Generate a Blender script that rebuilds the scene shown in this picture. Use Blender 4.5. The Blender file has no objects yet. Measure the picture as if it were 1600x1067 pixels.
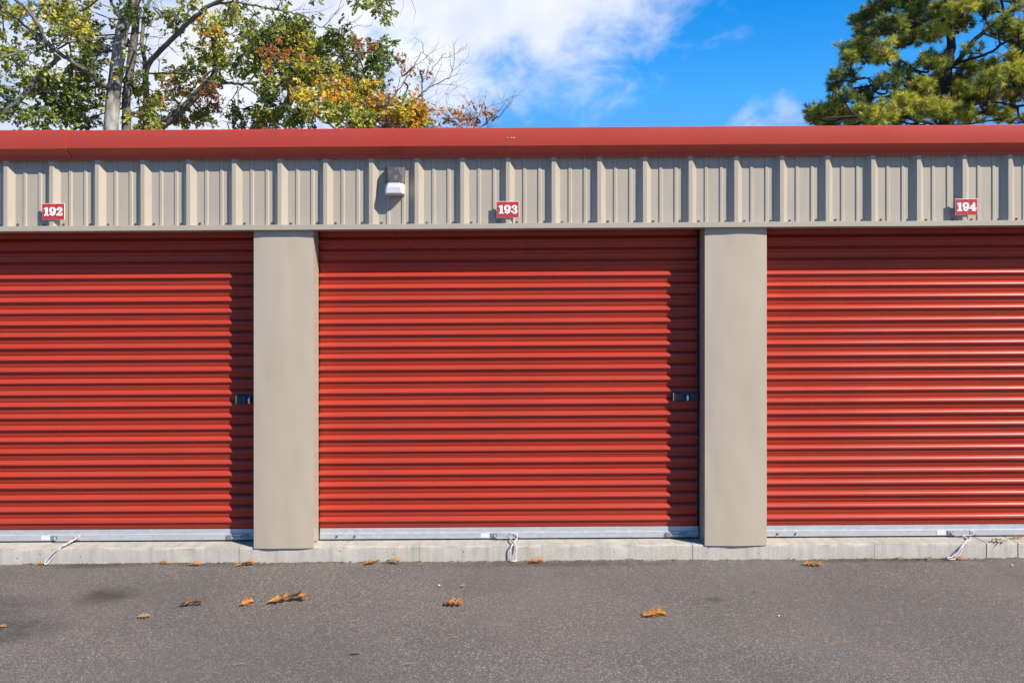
import bpy, math, random
import numpy as np
from mathutils import Vector, Matrix, noise as mnoise

R = math.radians
scene = bpy.context.scene
col = scene.collection
random.seed(7)

# ------------------------------------------------------------------ camera
EYE = 1.61
DIST = 5.697
FPX = 1333.3                       # focal length in pixels of the 1600 px wide photograph
HOR = 500.0                        # height of the horizon in it
GRADE = 0.006                      # the whole site rises gently to the right
cam_data = bpy.data.cameras.new('camera')
cam_data.lens = 30.0
cam_data.sensor_width = 36.0
cam_data.shift_y = -33.5 / 1600.0
cam_data.clip_end = 3000
cam = bpy.data.objects.new('camera', cam_data)
cam.location = (0, -DIST, EYE)
cam.rotation_euler = (R(90), 0, 0)
col.objects.link(cam)
scene.camera = cam

# ------------------------------------------------------------------ sun and sky
SUN = Vector((1.25, -1.0, 1.29)).normalized()          # towards the sun
sun_data = bpy.data.lights.new('sun', 'SUN')
sun_data.energy = 5.0
sun_data.angle = R(0.53)
sun_data.color = (1.0, 0.93, 0.82)
sun = bpy.data.objects.new('sun', sun_data)
sun.rotation_euler = SUN.to_track_quat('Z', 'Y').to_euler()
col.objects.link(sun)

world = bpy.data.worlds.new('World')
scene.world = world
world.use_nodes = True
wn, wl = world.node_tree.nodes, world.node_tree.links
wn.clear()
w_out = wn.new('ShaderNodeOutputWorld')
w_bg = wn.new('ShaderNodeBackground')
w_bg.inputs['Strength'].default_value = 0.1
sky = wn.new('ShaderNodeTexSky')
sky.sky_type = 'NISHITA'
sky.sun_disc = False
sky.sun_elevation = math.asin(SUN.z)
sky.sun_rotation = math.atan2(SUN.x, SUN.y)
sky.air_density = 1.0
sky.dust_density = 0.0
sky.ozone_density = 2.5
hsv = wn.new('ShaderNodeHueSaturation')
hsv.inputs['Hue'].default_value = 0.506
hsv.inputs['Saturation'].default_value = 1.5
hsv.inputs['Value'].default_value = 1.5
wl.new(sky.outputs[0], hsv.inputs['Color'])


def wmath(op, a, b=None, c=None):
    n = wn.new('ShaderNodeMath')
    n.operation = op
    for i, v in enumerate((a, b, c)):
        if v is None:
            continue
        if isinstance(v, (int, float)):
            n.inputs[i].default_value = v
        else:
            wl.new(v, n.inputs[i])
    return n.outputs[0]


def wdot(v):
    n = wn.new('ShaderNodeVectorMath')
    n.operation = 'DOT_PRODUCT'
    wl.new(wtc.outputs['Generated'], n.inputs[0])
    n.inputs[1].default_value = v
    return n.outputs['Value']


def wnoise(scale, detail, rough, off, dist=0.0, stretch=(1, 1, 1)):
    mp = wn.new('ShaderNodeMapping')
    mp.inputs['Location'].default_value = off
    mp.inputs['Scale'].default_value = stretch
    wl.new(wtc.outputs['Generated'], mp.inputs['Vector'])
    n = wn.new('ShaderNodeTexNoise')
    n.inputs['Scale'].default_value = scale
    n.inputs['Detail'].default_value = detail
    n.inputs['Roughness'].default_value = rough
    n.inputs['Distortion'].default_value = dist
    wl.new(mp.outputs[0], n.inputs['Vector'])
    return n.outputs['Fac']


wtc = wn.new('ShaderNodeTexCoord')
# one broad cloud bank (a slab of sky between two great circles) and loose scattered cloud everywhere else
edge = wdot((-0.78, -0.5, 1.86))                  # signed distance from the lower right rim of the bank
rim = wmath('SUBTRACT', 1.0, wmath('MULTIPLY', wmath('ABSOLUTE', wmath('SUBTRACT', edge, 0.325)), 1.28))   # ~1 inside, falls off both ways
big = wnoise(3.2, 5, 0.62, (0.3, 1.7, 0.2), 0.25)
fine = wnoise(11.0, 5, 0.62, (2.1, 0.4, 0.9), 0.3, (1.0, 1.0, 1.5))
field = wmath('MULTIPLY_ADD', big, 0.62, wmath('MULTIPLY', fine, 0.46))
low = wdot((0.281, 0.938, 0.203))
lowm = wn.new('ShaderNodeMapRange')
lowm.interpolation_type = 'SMOOTHSTEP'
lowm.inputs['From Min'].default_value = 0.9958
lowm.inputs['From Max'].default_value = 0.9998
lowm.inputs['To Max'].default_value = 0.68
wl.new(low, lowm.inputs['Value'])
bank = wmath('MULTIPLY_ADD', wmath('MAXIMUM', wmath('MAXIMUM', rim, 0.22), lowm.outputs[0]), 0.85, wmath('SUBTRACT', field, 0.90))
mr = wn.new('ShaderNodeMapRange')
mr.interpolation_type = 'SMOOTHSTEP'
mr.inputs['From Min'].default_value = 0.10
mr.inputs['From Max'].default_value = 0.36
wl.new(bank, mr.inputs['Value'])
wisps = wnoise(9.0, 6, 0.68, (5.2, 3.3, 1.4), 0.6, (0.7, 1.0, 1.6))
mr2 = wn.new('ShaderNodeMapRange')
mr2.interpolation_type = 'SMOOTHSTEP'
mr2.inputs['From Min'].default_value = 0.60
mr2.inputs['From Max'].default_value = 0.86
mr2.inputs['To Max'].default_value = 0.8
wl.new(wisps, mr2.inputs['Value'])
cover = wmath('MAXIMUM', mr.outputs[0], mr2.outputs[0])
shade = wnoise(4.5, 3, 0.55, (7.7, 1.1, 3.0), 0.2)
cmix = wn.new('ShaderNodeMix')
cmix.data_type = 'RGBA'
cmix.inputs['A'].default_value = (3.3, 4.2, 6.6, 1)
cmix.inputs['B'].default_value = (6.6, 6.8, 7.2, 1)
mr3 = wn.new('ShaderNodeMapRange')
mr3.inputs['From Min'].default_value = 0.38
mr3.inputs['From Max'].default_value = 0.60
wl.new(shade, mr3.inputs['Value'])
wl.new(mr3.outputs[0], cmix.inputs['Factor'])
wmix = wn.new('ShaderNodeMix')
wmix.data_type = 'RGBA'
wl.new(cover, wmix.inputs['Factor'])
cap = wn.new('ShaderNodeVectorMath')       # the whole dome keeps the deep clear blue of the part in view
cap.operation = 'MINIMUM'
wl.new(hsv.outputs[0], cap.inputs[0])
cap.inputs[1].default_value = (0.75, 3.0, 7.4)
wl.new(cap.outputs[0], wmix.inputs['A'])
wl.new(cmix.outputs['Result'], wmix.inputs['B'])
wl.new(wmix.outputs['Result'], w_bg.inputs['Color'])
wl.new(w_bg.outputs[0], w_out.inputs['Surface'])

scene.view_settings.view_transform = 'Standard'
scene.view_settings.look = 'None'
scene.view_settings.exposure = 0.55
scene.view_settings.gamma = 1.0
scene.view_settings.use_curve_mapping = False
scene.render.engine = 'CYCLES'
scene.cycles.max_bounces = 6
scene.cycles.diffuse_bounces = 3
scene.cycles.glossy_bounces = 3
scene.cycles.transmission_bounces = 3
scene.cycles.adaptive_threshold = 0.02


# ------------------------------------------------------------------ helpers
def gz(x):
    return GRADE * x


def at(px, py, Y):
    """photograph pixel at depth Y (metres behind the facade) -> world point"""
    s = FPX / (DIST + Y)
    return Vector(((px - 800) / s, Y, EYE - (py - HOR) / s))


def on_ground(px, py, z=0.0):
    x = 0.0
    for _ in range(4):
        d = (EYE - gz(x) - z) * FPX / (py - HOR)
        x = (px - 800) * d / FPX
    return Vector((x, d - DIST, gz(x) + z))


class MB:
    def __init__(self):
        self.v, self.f = [], []

    def add(self, verts, faces):
        o = len(self.v)
        self.v += [tuple(p) for p in verts]
        self.f += [tuple(i + o for i in f) for f in faces]

    def box(self, x0, x1, y0, y1, z0, z1):
        self.add([(x0, y0, z0), (x1, y0, z0), (x1, y1, z0), (x0, y1, z0),
                  (x0, y0, z1), (x1, y0, z1), (x1, y1, z1), (x0, y1, z1)],
                 [(3, 2, 1, 0), (4, 5, 6, 7), (0, 1, 5, 4), (1, 2, 6, 5), (2, 3, 7, 6), (3, 0, 4, 7)])

    def prism(self, poly, axis, a, b):
        """closed polygon [(p,q)] swept along an axis: 'x' -> (y,z), 'y' -> (x,z)"""
        n = len(poly)
        mk = (lambda t, p: (t, p[0], p[1])) if axis == 'x' else (lambda t, p: (p[0], t, p[1]))
        vs = [mk(a, p) for p in poly] + [mk(b, p) for p in poly]
        fs = [(i, (i + 1) % n, n + (i + 1) % n, n + i) for i in range(n)]
        fs += [tuple(range(n))[::-1], tuple(range(n, 2 * n))]
        self.add(vs, fs)

    def tube(self, pts, rad, n=7, cap=True):
        pts = [Vector(p) for p in pts]
        rings = []
        ref = Vector((0.31, 0.52, 0.79))
        for i, p in enumerate(pts):
            t = (pts[min(i + 1, len(pts) - 1)] - pts[max(i - 1, 0)]).normalized()
            a = t.cross(ref)
            if a.length < 1e-3:
                a = t.cross(Vector((1, 0, 0)))
            a.normalize()
            b = t.cross(a)
            r = rad[i] if hasattr(rad, '__len__') else rad
            rings.append([p + (a * math.cos(2 * math.pi * k / n) + b * math.sin(2 * math.pi * k / n)) * r for k in range(n)])
        vs = [q for ring in rings for q in ring]
        fs = []
        for i in range(len(pts) - 1):
            for k in range(n):
                fs.append((i * n + k, i * n + (k + 1) % n, (i + 1) * n + (k + 1) % n, (i + 1) * n + k))
        if cap:
            fs.append(tuple(range(n))[::-1])
            fs.append(tuple((len(pts) - 1) * n + k for k in range(n)))
        self.add(vs, fs)

    def grid(self, fn, us, vs):
        o = [fn(u, v) for v in vs for u in us]
        n = len(us)
        self.add(o, [(j * n + i, j * n + i + 1, (j + 1) * n + i + 1, (j + 1) * n + i)
                     for j in range(len(vs) - 1) for i in range(n - 1)])

    def mesh(self, name, mat, smooth=None, slope=False, fix=True):
        m = bpy.data.meshes.new(name)
        vs = [(x, y, z + gz(x)) for x, y, z in self.v] if slope else self.v
        m.from_pydata(vs, [], self.f)
        m.materials.append(mat)
        if fix:
            import bmesh
            bm = bmesh.new()
            bm.from_mesh(m)
            bmesh.ops.recalc_face_normals(bm, faces=bm.faces)
            bm.to_mesh(m)
            bm.free()
        if smooth is not None:
            m.shade_smooth()
            m.set_sharp_from_angle(angle=R(smooth))
        m.update()
        return m

    def build(self, name, mat, parent=None, smooth=None, slope=True, fix=True):
        return link(name, self.mesh(name, mat, smooth, slope, fix), parent)


def link(name, mesh, parent=None, loc=None, rot=None):
    o = bpy.data.objects.new(name, mesh)
    col.objects.link(o)
    if parent is not None:
        o.parent = parent
    if loc is not None:
        o.location = loc
    if rot is not None:
        o.rotation_euler = rot
    return o


def tag(o, label=None, cat=None, group=None, kind=None):
    if label:
        o['label'] = label
    if cat:
        o['category'] = cat
    if group:
        o['group'] = group
    if kind:
        o['kind'] = kind
    return o


def empty(name, loc=(0, 0, 0)):
    o = bpy.data.objects.new(name, None)
    o.empty_display_size = 0.1
    o.location = loc
    col.objects.link(o)
    return o


def bevel(o, w, seg=2, ang=30):
    m = o.modifiers.new('bevel', 'BEVEL')
    m.width = w
    m.segments = seg
    m.limit_method = 'ANGLE'
    m.angle_limit = R(ang)
    return o


def spline(pts, per=6):
    pts = [Vector(p) for p in pts]
    out = []
    for i in range(len(pts) - 1):
        p0, p1, p2, p3 = pts[max(i - 1, 0)], pts[i], pts[i + 1], pts[min(i + 2, len(pts) - 1)]
        for k in range(per):
            t = k / per
            out.append(0.5 * (2 * p1 + (p2 - p0) * t + (2 * p0 - 5 * p1 + 4 * p2 - p3) * t * t + (3 * p1 - p0 - 3 * p2 + p3) * t ** 3))
    out.append(pts[-1])
    return out


def fast_mesh(name, verts, faces, mat, colors=None, smooth=False):
    """verts (n,3), faces (m,3) or (m,4) numpy arrays, one colour per vertex"""
    m = bpy.data.meshes.new(name)
    k = faces.shape[1]
    m.vertices.add(len(verts))
    m.vertices.foreach_set('co', verts.astype(np.float32).ravel())
    m.loops.add(faces.size)
    m.loops.foreach_set('vertex_index', faces.astype(np.int32).ravel())
    m.polygons.add(len(faces))
    m.polygons.foreach_set('loop_start', (np.arange(len(faces)) * k).astype(np.int32))
    if colors is not None:
        a = m.color_attributes.new('tint', 'FLOAT_COLOR', 'POINT')
        rgba = np.ones((len(verts), 4), np.float32)
        rgba[:, :3] = colors
        a.data.foreach_set('color', rgba.ravel())
    m.materials.append(mat)
    m.update(calc_edges=True)
    m.validate()
    if smooth:
        m.shade_smooth()
    return m


# ------------------------------------------------------------------ materials
class Mat:
    def __init__(self, name, color=(0.5, 0.5, 0.5), rough=0.5, metal=0.0, spec=0.5):
        self.m = bpy.data.materials.new(name)
        self.m.use_nodes = True
        self.n, self.l = self.m.node_tree.nodes, self.m.node_tree.links
        self.b = self.n['Principled BSDF']
        self.b.inputs['Base Color'].default_value = (*color, 1)
        self.b.inputs['Roughness'].default_value = rough
        self.b.inputs['Metallic'].default_value = metal
        self.b.inputs['Specular IOR Level'].default_value = spec
        self.tc = self.n.new('ShaderNodeTexCoord')
        self.geo = self.n.new('ShaderNodeNewGeometry')

    def pos(self, scale=(1, 1, 1), off=(0, 0, 0)):
        mp = self.n.new('ShaderNodeMapping')
        mp.inputs['Scale'].default_value = scale
        mp.inputs['Location'].default_value = off
        self.l.new(self.geo.outputs['Position'], mp.inputs['Vector'])
        return mp.outputs[0]

    def noise(self, scale, detail=4, rough=0.55, vec=None, dist=0.0):
        t = self.n.new('ShaderNodeTexNoise')
        t.inputs['Scale'].default_value = scale
        t.inputs['Detail'].default_value = detail
        t.inputs['Roughness'].default_value = rough
        t.inputs['Distortion'].default_value = dist
        self.l.new(vec if vec is not None else self.geo.outputs['Position'], t.inputs['Vector'])
        return t.outputs['Fac']

    def voronoi(self, scale, out='Distance', vec=None):
        t = self.n.new('ShaderNodeTexVoronoi')
        t.inputs['Scale'].default_value = scale
        self.l.new(vec if vec is not None else self.geo.outputs['Position'], t.inputs['Vector'])
        return t.outputs[out]

    def ramp(self, fac, stops):
        r = self.n.new('ShaderNodeValToRGB')
        e = r.color_ramp.elements
        while len(e) < len(stops):
            e.new(0.5)
        for i, (p, c) in enumerate(stops):
            e[i].position = p
            e[i].color = (*c, 1) if hasattr(c, '__len__') else (c, c, c, 1)
        self.l.new(fac, r.inputs['Fac'])
        return r.outputs['Color']

    def mix(self, fac, a, b, mode='MIX'):
        x = self.n.new('ShaderNodeMix')
        x.data_type = 'RGBA'
        x.blend_type = mode
        for s, v in ((x.inputs['Factor'], fac), (x.inputs['A'], a), (x.inputs['B'], b)):
            if isinstance(v, (int, float)):
                s.default_value = v
            elif isinstance(v, tuple):
                s.default_value = (*v, 1)
            else:
                self.l.new(v, s)
        return x.outputs['Result']

    def math(self, op, a, b=0.0):
        x = self.n.new('ShaderNodeMath')
        x.operation = op
        for i, v in enumerate((a, b)):
            if isinstance(v, (int, float)):
                x.inputs[i].default_value = v
            else:
                self.l.new(v, x.inputs[i])
        return x.outputs[0]

    def blob(self, c, rx, ry, rz=9.0):
        """soft 1..0 patch round a world point"""
        mp = self.n.new('ShaderNodeMapping')
        mp.vector_type = 'POINT'
        mp.inputs['Location'].default_value = (-c[0] / rx, -c[1] / ry, -c[2] / rz)
        mp.inputs['Scale'].default_value = (1 / rx, 1 / ry, 1 / rz)
        self.l.new(self.geo.outputs['Position'], mp.inputs['Vector'])
        v = self.n.new('ShaderNodeVectorMath')
        v.operation = 'LENGTH'
        self.l.new(mp.outputs[0], v.inputs[0])
        return self.math('MAXIMUM', self.math('SUBTRACT', 1.0, v.outputs['Value']), 0.0)

    def color(self, c):
        self.l.new(c, self.b.inputs['Base Color'])

    def rough(self, c):
        self.l.new(c, self.b.inputs['Roughness'])

    def bump(self, h, strength=0.3, dist=0.01):
        b = self.n.new('ShaderNodeBump')
        b.inputs['Strength'].default_value = strength
        b.inputs['Distance'].default_value = dist
        self.l.new(h, b.inputs['Height'])
        self.l.new(b.outputs[0], self.b.inputs['Normal'])


def painted_metal(name, c, rough=0.38, vary=0.1, wave=0.0, dirty=0.35, spec=0.5, each=0.0):
    M = Mat(name, c, rough, spec=spec)
    n1 = M.noise(1.3, 4, 0.6, M.pos((1, 1, 1)))
    n2 = M.noise(30, 4, 0.6, M.pos((1.0, 1.0, 0.12)))
    lo = tuple(v * (1 - vary) for v in c)
    hi = tuple(min(1, v * (1 + vary * 0.6)) for v in c)
    base = M.mix(n1, lo, hi)
    dirt = M.ramp(n2, [(0.52, 0.0), (0.75, dirty)])
    base = M.mix(dirt, base, tuple(0.6 * v + 0.03 for v in c))
    if each:        # sheets differ a little from one another
        oi = M.n.new('ShaderNodeObjectInfo')
        base = M.mix(M.math('MULTIPLY', oi.outputs['Random'], each * 2), base, tuple(0.55 * v for v in c))
        grime = M.noise(3.1, 5, 0.65, M.pos((1.0, 1.0, 0.35), (3, 0, 1)))
        base = M.mix(M.ramp(grime, [(0.50, 0.0), (0.74, 0.28)]), base, tuple(0.5 * v + 0.02 for v in c))
    M.color(base)
    M.rough(M.ramp(n1, [(0.3, rough - 0.05), (0.7, rough + 0.08)]))
    if wave:
        M.bump(M.noise(2.2, 2, 0.4, M.pos((1.6, 1, 0.7))), wave, 0.02)
    return M.m


TAN = (0.425, 0.355, 0.263)
m_tan = painted_metal('tan_painted_steel', (0.385, 0.336, 0.260), 0.42, 0.07)
m_tan_pillar = painted_metal('tan_pillar_steel', TAN, 0.40, 0.10, 0.15, 0.08)
m_red = painted_metal('red_gutter_paint', (0.45, 0.053, 0.032), 0.36, 0.10, spec=0.42)
m_door = painted_metal('red_door_paint', (0.42, 0.043, 0.022), 0.30, 0.10, spec=0.32, each=0.10)
m_roof = painted_metal('galvanised_roof', (0.45, 0.46, 0.46), 0.45, 0.12)
m_dark = Mat('dark_interior', (0.02, 0.018, 0.018), 0.8).m
m_black = Mat('black_rubber', (0.012, 0.012, 0.013), 0.6).m
m_guide = Mat('guide_track_shaded_steel', (0.07, 0.05, 0.05), 0.5, 0.5).m  # galvanised track, shade of the gap beside the door put into its colour
m_latch = Mat('dark_zinc_latch', (0.045, 0.05, 0.06), 0.35, 0.6).m
m_zinc = Mat('dull_zinc', (0.22, 0.23, 0.25), 0.45, 0.4).m
m_chrome = Mat('chrome', (0.75, 0.75, 0.74), 0.18, 1.0).m
m_screw = Mat('screw_head', (0.16, 0.14, 0.12), 0.4, 0.6).m

M = Mat('galvanised_bar', (0.5, 0.5, 0.5), 0.42, 0.2)
M.color(M.ramp(M.voronoi(28, 'Color', M.pos((1, 1, 2))), [(0.0, (0.38, 0.39, 0.40)), (1.0, (0.46, 0.47, 0.48))]))
M.rough(M.ramp(M.noise(20, 4), [(0.3, 0.32), (0.7, 0.5)]))
m_galv = M.m

# concrete edge of the slab
M = Mat('kerb_concrete', (0.5, 0.48, 0.44), 0.85)
big = M.noise(2.2, 6, 0.65)
streak = M.noise(9.0, 5, 0.7, M.pos((1.6, 0.4, 0.10)))
pit = M.voronoi(15)
fineN = M.noise(90, 5, 0.7)
base = M.mix(big, (0.40, 0.363, 0.295), (0.60, 0.552, 0.460))
base = M.mix(M.ramp(streak, [(0.45, 0.0), (0.70, 0.65)]), base, (0.27, 0.255, 0.225))
base = M.mix(M.ramp(fineN, [(0.35, 0.35), (0.6, 0.0)]), base, (0.22, 0.20, 0.18))
base = M.mix(M.ramp(pit, [(0.05, 0.85), (0.085, 0.0)]), base, (0.10, 0.09, 0.08))
M.color(base)
h = M.math('ADD', M.math('MULTIPLY', fineN, 0.6), M.ramp(pit, [(0.0, 0.0), (0.09, 1.0)]))
M.bump(h, 0.55, 0.006)
m_kerb = M.m

# worn asphalt: aggregate, bleached and dark areas, a few stains
M = Mat('asphalt', (0.12, 0.115, 0.11), 0.86)
agg = M.voronoi(185, 'Color')
agd = M.voronoi(185)
fineA = M.noise(340, 3, 0.8)
midA = M.noise(55, 5, 0.7)
bigA = M.noise(0.9, 5, 0.6, None, 0.4)
c1 = M.ramp(fineA, [(0.30, (0.022, 0.020, 0.018)), (0.48, (0.120, 0.108, 0.097)), (0.60, (0.27, 0.245, 0.22)), (0.75, (0.50, 0.46, 0.42))])
sep = M.n.new('ShaderNodeSeparateColor')
M.l.new(agg, sep.inputs[0])
c2 = M.ramp(sep.outputs[0], [(0.0, (0.040, 0.036, 0.032)), (0.5, (0.120, 0.108, 0.096)), (0.85, (0.26, 0.235, 0.21)), (0.97, (0.6, 0.56, 0.5))])
base = M.mix(0.22, M.mix(0.5, c1, c2), M.mix(1.0, M.mix(1.0, c1, c2, 'MULTIPLY'), (7.0, 7.0, 7.0), 'MULTIPLY'))
base = M.mix(M.ramp(midA, [(0.35, 0.4), (0.6, 0.0)]), base, (0.06, 0.055, 0.053))
base = M.mix(M.ramp(bigA, [(0.35, 0.0), (0.7, 0.45)]), base, (0.20, 0.176, 0.155))
base = M.mix(M.ramp(M.noise(0.55, 4, 0.55, M.pos((1, 1, 1), (4, 2, 0))), [(0.42, 0.0), (0.68, 0.45)]), base, (0.075, 0.075, 0.074))


stain_noise = M.ramp(M.noise(7, 4, 0.6), [(0.25, 0.3), (0.6, 1.0)])


def stain(base, px, py, rx, ry, c, amt):
    p = on_ground(px, py)
    s = M.math('MULTIPLY', M.blob(p, rx, ry), stain_noise)
    return M.mix(M.ramp(s, [(0.05, 0.0), (0.6, amt)]), base, c)


base = stain(base, 0, 985, 0.42, 0.30, (0.03, 0.027, 0.024), 0.62)
base = stain(base, -30, 950, 0.5, 0.3, (0.03, 0.028, 0.027), 0.45)
base = stain(base, 165, 931, 0.22, 0.22, (0.045, 0.036, 0.022), 0.75)
base = stain(base, 1116, 936, 0.09, 0.06, (0.03, 0.027, 0.025), 0.6)
base = stain(base, 140, 884, 0.40, 0.08, (0.05, 0.038, 0.025), 0.7)
base = stain(base, 860, 882, 1.2, 0.08, (0.06, 0.045, 0.032), 0.5)
base = stain(base, 330, 882, 0.8, 0.07, (0.07, 0.05, 0.033), 0.5)
base = stain(base, 1400, 875, 1.0, 0.07, (0.06, 0.045, 0.032), 0.6)
M.color(M.mix(1.0, base, (1.03, 1.0, 0.945), 'MULTIPLY'))
h = M.math('ADD', M.math('MULTIPLY', fineA, 0.7), M.math('MULTIPLY', agd, -1.0))
M.bump(h, 0.7, 0.006)
m_asphalt = M.m

M = Mat('woodland_soil', (0.10, 0.075, 0.045), 0.95)
M.color(M.mix(M.noise(0.4, 6, 0.65), (0.06, 0.07, 0.03), (0.14, 0.10, 0.06)))
m_soil = M.m

M = Mat('lamp_lens', (0.62, 0.62, 0.62), 0.32)
M.b.inputs['Subsurface Weight'].default_value = 0.15
M.b.inputs['Subsurface Radius'].default_value = (0.02, 0.02, 0.02)
m_lens = M.m
M = Mat('weathered_bronze', (0.07, 0.062, 0.056), 0.55)
M.color(M.mix(M.ramp(M.noise(26, 5, 0.65, M.pos((1, 1, 0.6))), [(0.50, 0.0), (0.62, 0.7)]), (0.060, 0.055, 0.052), (0.18, 0.165, 0.15)))
m_bronze = M.m
m_sign = painted_metal('sign_red', (0.46, 0.028, 0.026), 0.35, 0.12)
m_white = Mat('white_paint', (0.82, 0.80, 0.78), 0.5).m
m_sticker = Mat('paper_label', (0.62, 0.61, 0.58), 0.6).m
M = Mat('rope_white', (0.74, 0.72, 0.67), 0.9)
wv = M.n.new('ShaderNodeTexWave')
wv.inputs['Scale'].default_value = 60
wv.inputs['Distortion'].default_value = 2
M.l.new(M.geo.outputs['Position'], wv.inputs['Vector'])
M.bump(wv.outputs['Fac'], 0.6, 0.002)
M.color(M.mix(M.noise(40, 3), (0.46, 0.44, 0.40), (0.66, 0.64, 0.60)))
m_rope = M.m

M = Mat('bark', (0.2, 0.18, 0.16), 0.9)
n = M.noise(5, 6, 0.7, M.pos((1, 1, 0.45)))
base = M.mix(M.ramp(n, [(0.38, 0.0), (0.6, 1.0)]), (0.085, 0.072, 0.060), (0.36, 0.335, 0.30))
base = M.mix(M.ramp(M.noise(2.3, 4, 0.6), [(0.56, 0.0), (0.66, 0.7)]), base, (0.40, 0.41, 0.34))
M.color(base)
M.bump(M.noise(14, 5, 0.7, M.pos((1, 1, 0.25))), 0.9, 0.03)
m_bark = M.m
M = Mat('dark_bark', (0.1, 0.09, 0.08), 0.9)
base = M.mix(M.noise(6, 6, 0.7, M.pos((1, 1, 0.6))), (0.035, 0.03, 0.026), (0.24, 0.22, 0.19))
base = M.mix(M.ramp(M.noise(1.6, 4, 0.6), [(0.60, 0.0), (0.68, 0.7)]), base, (0.30, 0.30, 0.26))
M.color(base)
M.bump(M.noise(14, 5, 0.7), 0.9, 0.03)
m_dbark = M.m
M = Mat('pine_bark', (0.06, 0.042, 0.033), 0.95)
M.color(M.mix(M.noise(7, 5, 0.7, M.pos((1, 1, 0.4))), (0.014, 0.010, 0.009), (0.06, 0.042, 0.032)))
M.bump(M.noise(12, 5, 0.7, M.pos((1, 1, 0.3))), 0.9, 0.03)
m_pbark = M.m


def foliage(name, trans=0.4, rough=0.45):
    M = Mat(name, (0.1, 0.15, 0.03), rough, spec=0.35)
    a = M.n.new('ShaderNodeAttribute')
    a.attribute_name = 'tint'
    M.color(a.outputs['Color'])
    if trans:
        t = M.n.new('ShaderNodeBsdfTranslucent')
        g = M.mix(1.0, a.outputs['Color'], (1.0, 1.0, 0.55), 'MULTIPLY')
        M.l.new(g, t.inputs['Color'])
        mx = M.n.new('ShaderNodeMixShader')
        mx.inputs[0].default_value = trans
        M.l.new(M.b.outputs[0], mx.inputs[1])
        M.l.new(t.outputs[0], mx.inputs[2])
        M.l.new(mx.outputs[0], M.n['Material Output'].inputs['Surface'])
    return M.m


m_leaf = foliage('tree_leaves')
m_needle = foliage('pine_needles', 0.2)
m_fallen = foliage('fallen_leaves', 0.25, 0.6)

# ------------------------------------------------------------------ ground
mb = MB()
S = 900.0
mb.grid(lambda u, v: (u, v, -0.03), [-S, -60, 0, 60, S], [-S, -60, 9.6, 60, S])
tag(mb.build('ground', m_soil, fix=False), 'bare woodland soil beyond the paved lot', kind='structure')

mb = MB()
xs = [-26, -14, -8] + [-5 + 0.02 * i for i in range(501)] + [8, 14, 26]
ys = [-24, -12, -6, -3.4, -1.5, -0.6, -0.2, -0.08, -0.03, 0.0, 0.03]


def lot(u, v):
    z = 0.0
    if v > -4:
        z += 0.008 * mnoise.noise((u * 0.8, v * 0.8, 3.0))
    if v > -0.25:
        w = (v + 0.25) / 0.25
        z += w * (0.004 + 0.012 * mnoise.noise((u * 7.0, v * 4.0, 1.0)) + 0.007 * mnoise.noise((u * 26.0, v * 20.0, 5.0)))
    return (u, v, z)


mb.grid(lot, xs, ys)
tag(mb.build('pavement', m_asphalt, fix=False, smooth=60), 'worn grey asphalt lot in front of the storage units', kind='structure')

# concrete slab edge, split at its joints
kerb = tag(empty('kerb', (0, 0, 0)), 'pale concrete slab edge along the foot of the doors', kind='structure')
KT = 0.104
joints = [-8.0, -4.9, -1.822, -0.617, 1.205, 2.42, 3.168, 3.378, 4.9, 8.0]
gaps = [0, 0.003, 0.003, 0.002, 0.003, 0.0015, 0.007, 0.008, 0.003, 0]
for i in range(len(joints) - 1):
    x0, x1 = joints[i] + gaps[i] / 2, joints[i + 1] - gaps[i + 1] / 2
    nn = max(3, int((x1 - x0) / 0.03))
    us = [x0 + (x1 - x0) * k / nn for k in range(nn + 1)]
    prof = [(0.0, -0.06), (0.0, 0.03), (0.0, KT - 0.022), (0.0004, KT - 0.005), (0.0025, KT - 0.001), (0.007, KT), (0.06, KT), (0.24, KT)]

    def kf(u, k):
        y, z = prof[int(k)]
        n = mnoise.noise((u * 9, k * 0.9, 2.2)) + 0.6 * mnoise.noise((u * 31, k * 2.1, 7.2))
        a = 0.0042 if 1 < k < 6 else 0.0018
        return (u, y - a * n * (1.0 if k < 5 else 0.3), z + (a * 0.7 * n if k > 2 else 0))
    mb = MB()
    mb.grid(kf, us, list(range(len(prof))))
    nv = len(us)
    for e in (0, nv - 1):     # end faces
        ring = [k * nv + e for k in range(len(prof))]
        b0 = len(mb.v)
        mb.v.append((us[e], 0.24, -0.06))
        mb.f.append(tuple(ring) + (b0,))
    o = mb.build('kerb_section', m_kerb, kerb, smooth=40)

# ------------------------------------------------------------------ storage building
bld = tag(empty('storage_building', (0, 0.5, 0)), 'long single storey storage building with red gutter, tan steel pillars and red doors', 'building')
BX = 7.9
off = Vector((0, -0.5, 0))


def part(mb, name, mat, parent=None, smooth=None):
    o = mb.build(name, mat, None, smooth)
    p = parent or bld
    o.parent = p
    o.matrix_parent_inverse = Matrix.Translation(-world_loc(p))
    BAKED.add(o.name)
    return o


BAKED = set()       # parts whose mesh is in world coordinates: their origin stays at the world's


def world_loc(o):
    if o.name in BAKED:
        return Vector((0, 0, 0))
    v = o.location.copy()
    while o.parent:
        o = o.parent
        v += o.location
    return v


def shared(name, mesh, parent, loc, rot=None):
    o = link(name, mesh, parent, Vector(loc) - world_loc(parent), rot)
    return o


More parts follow.
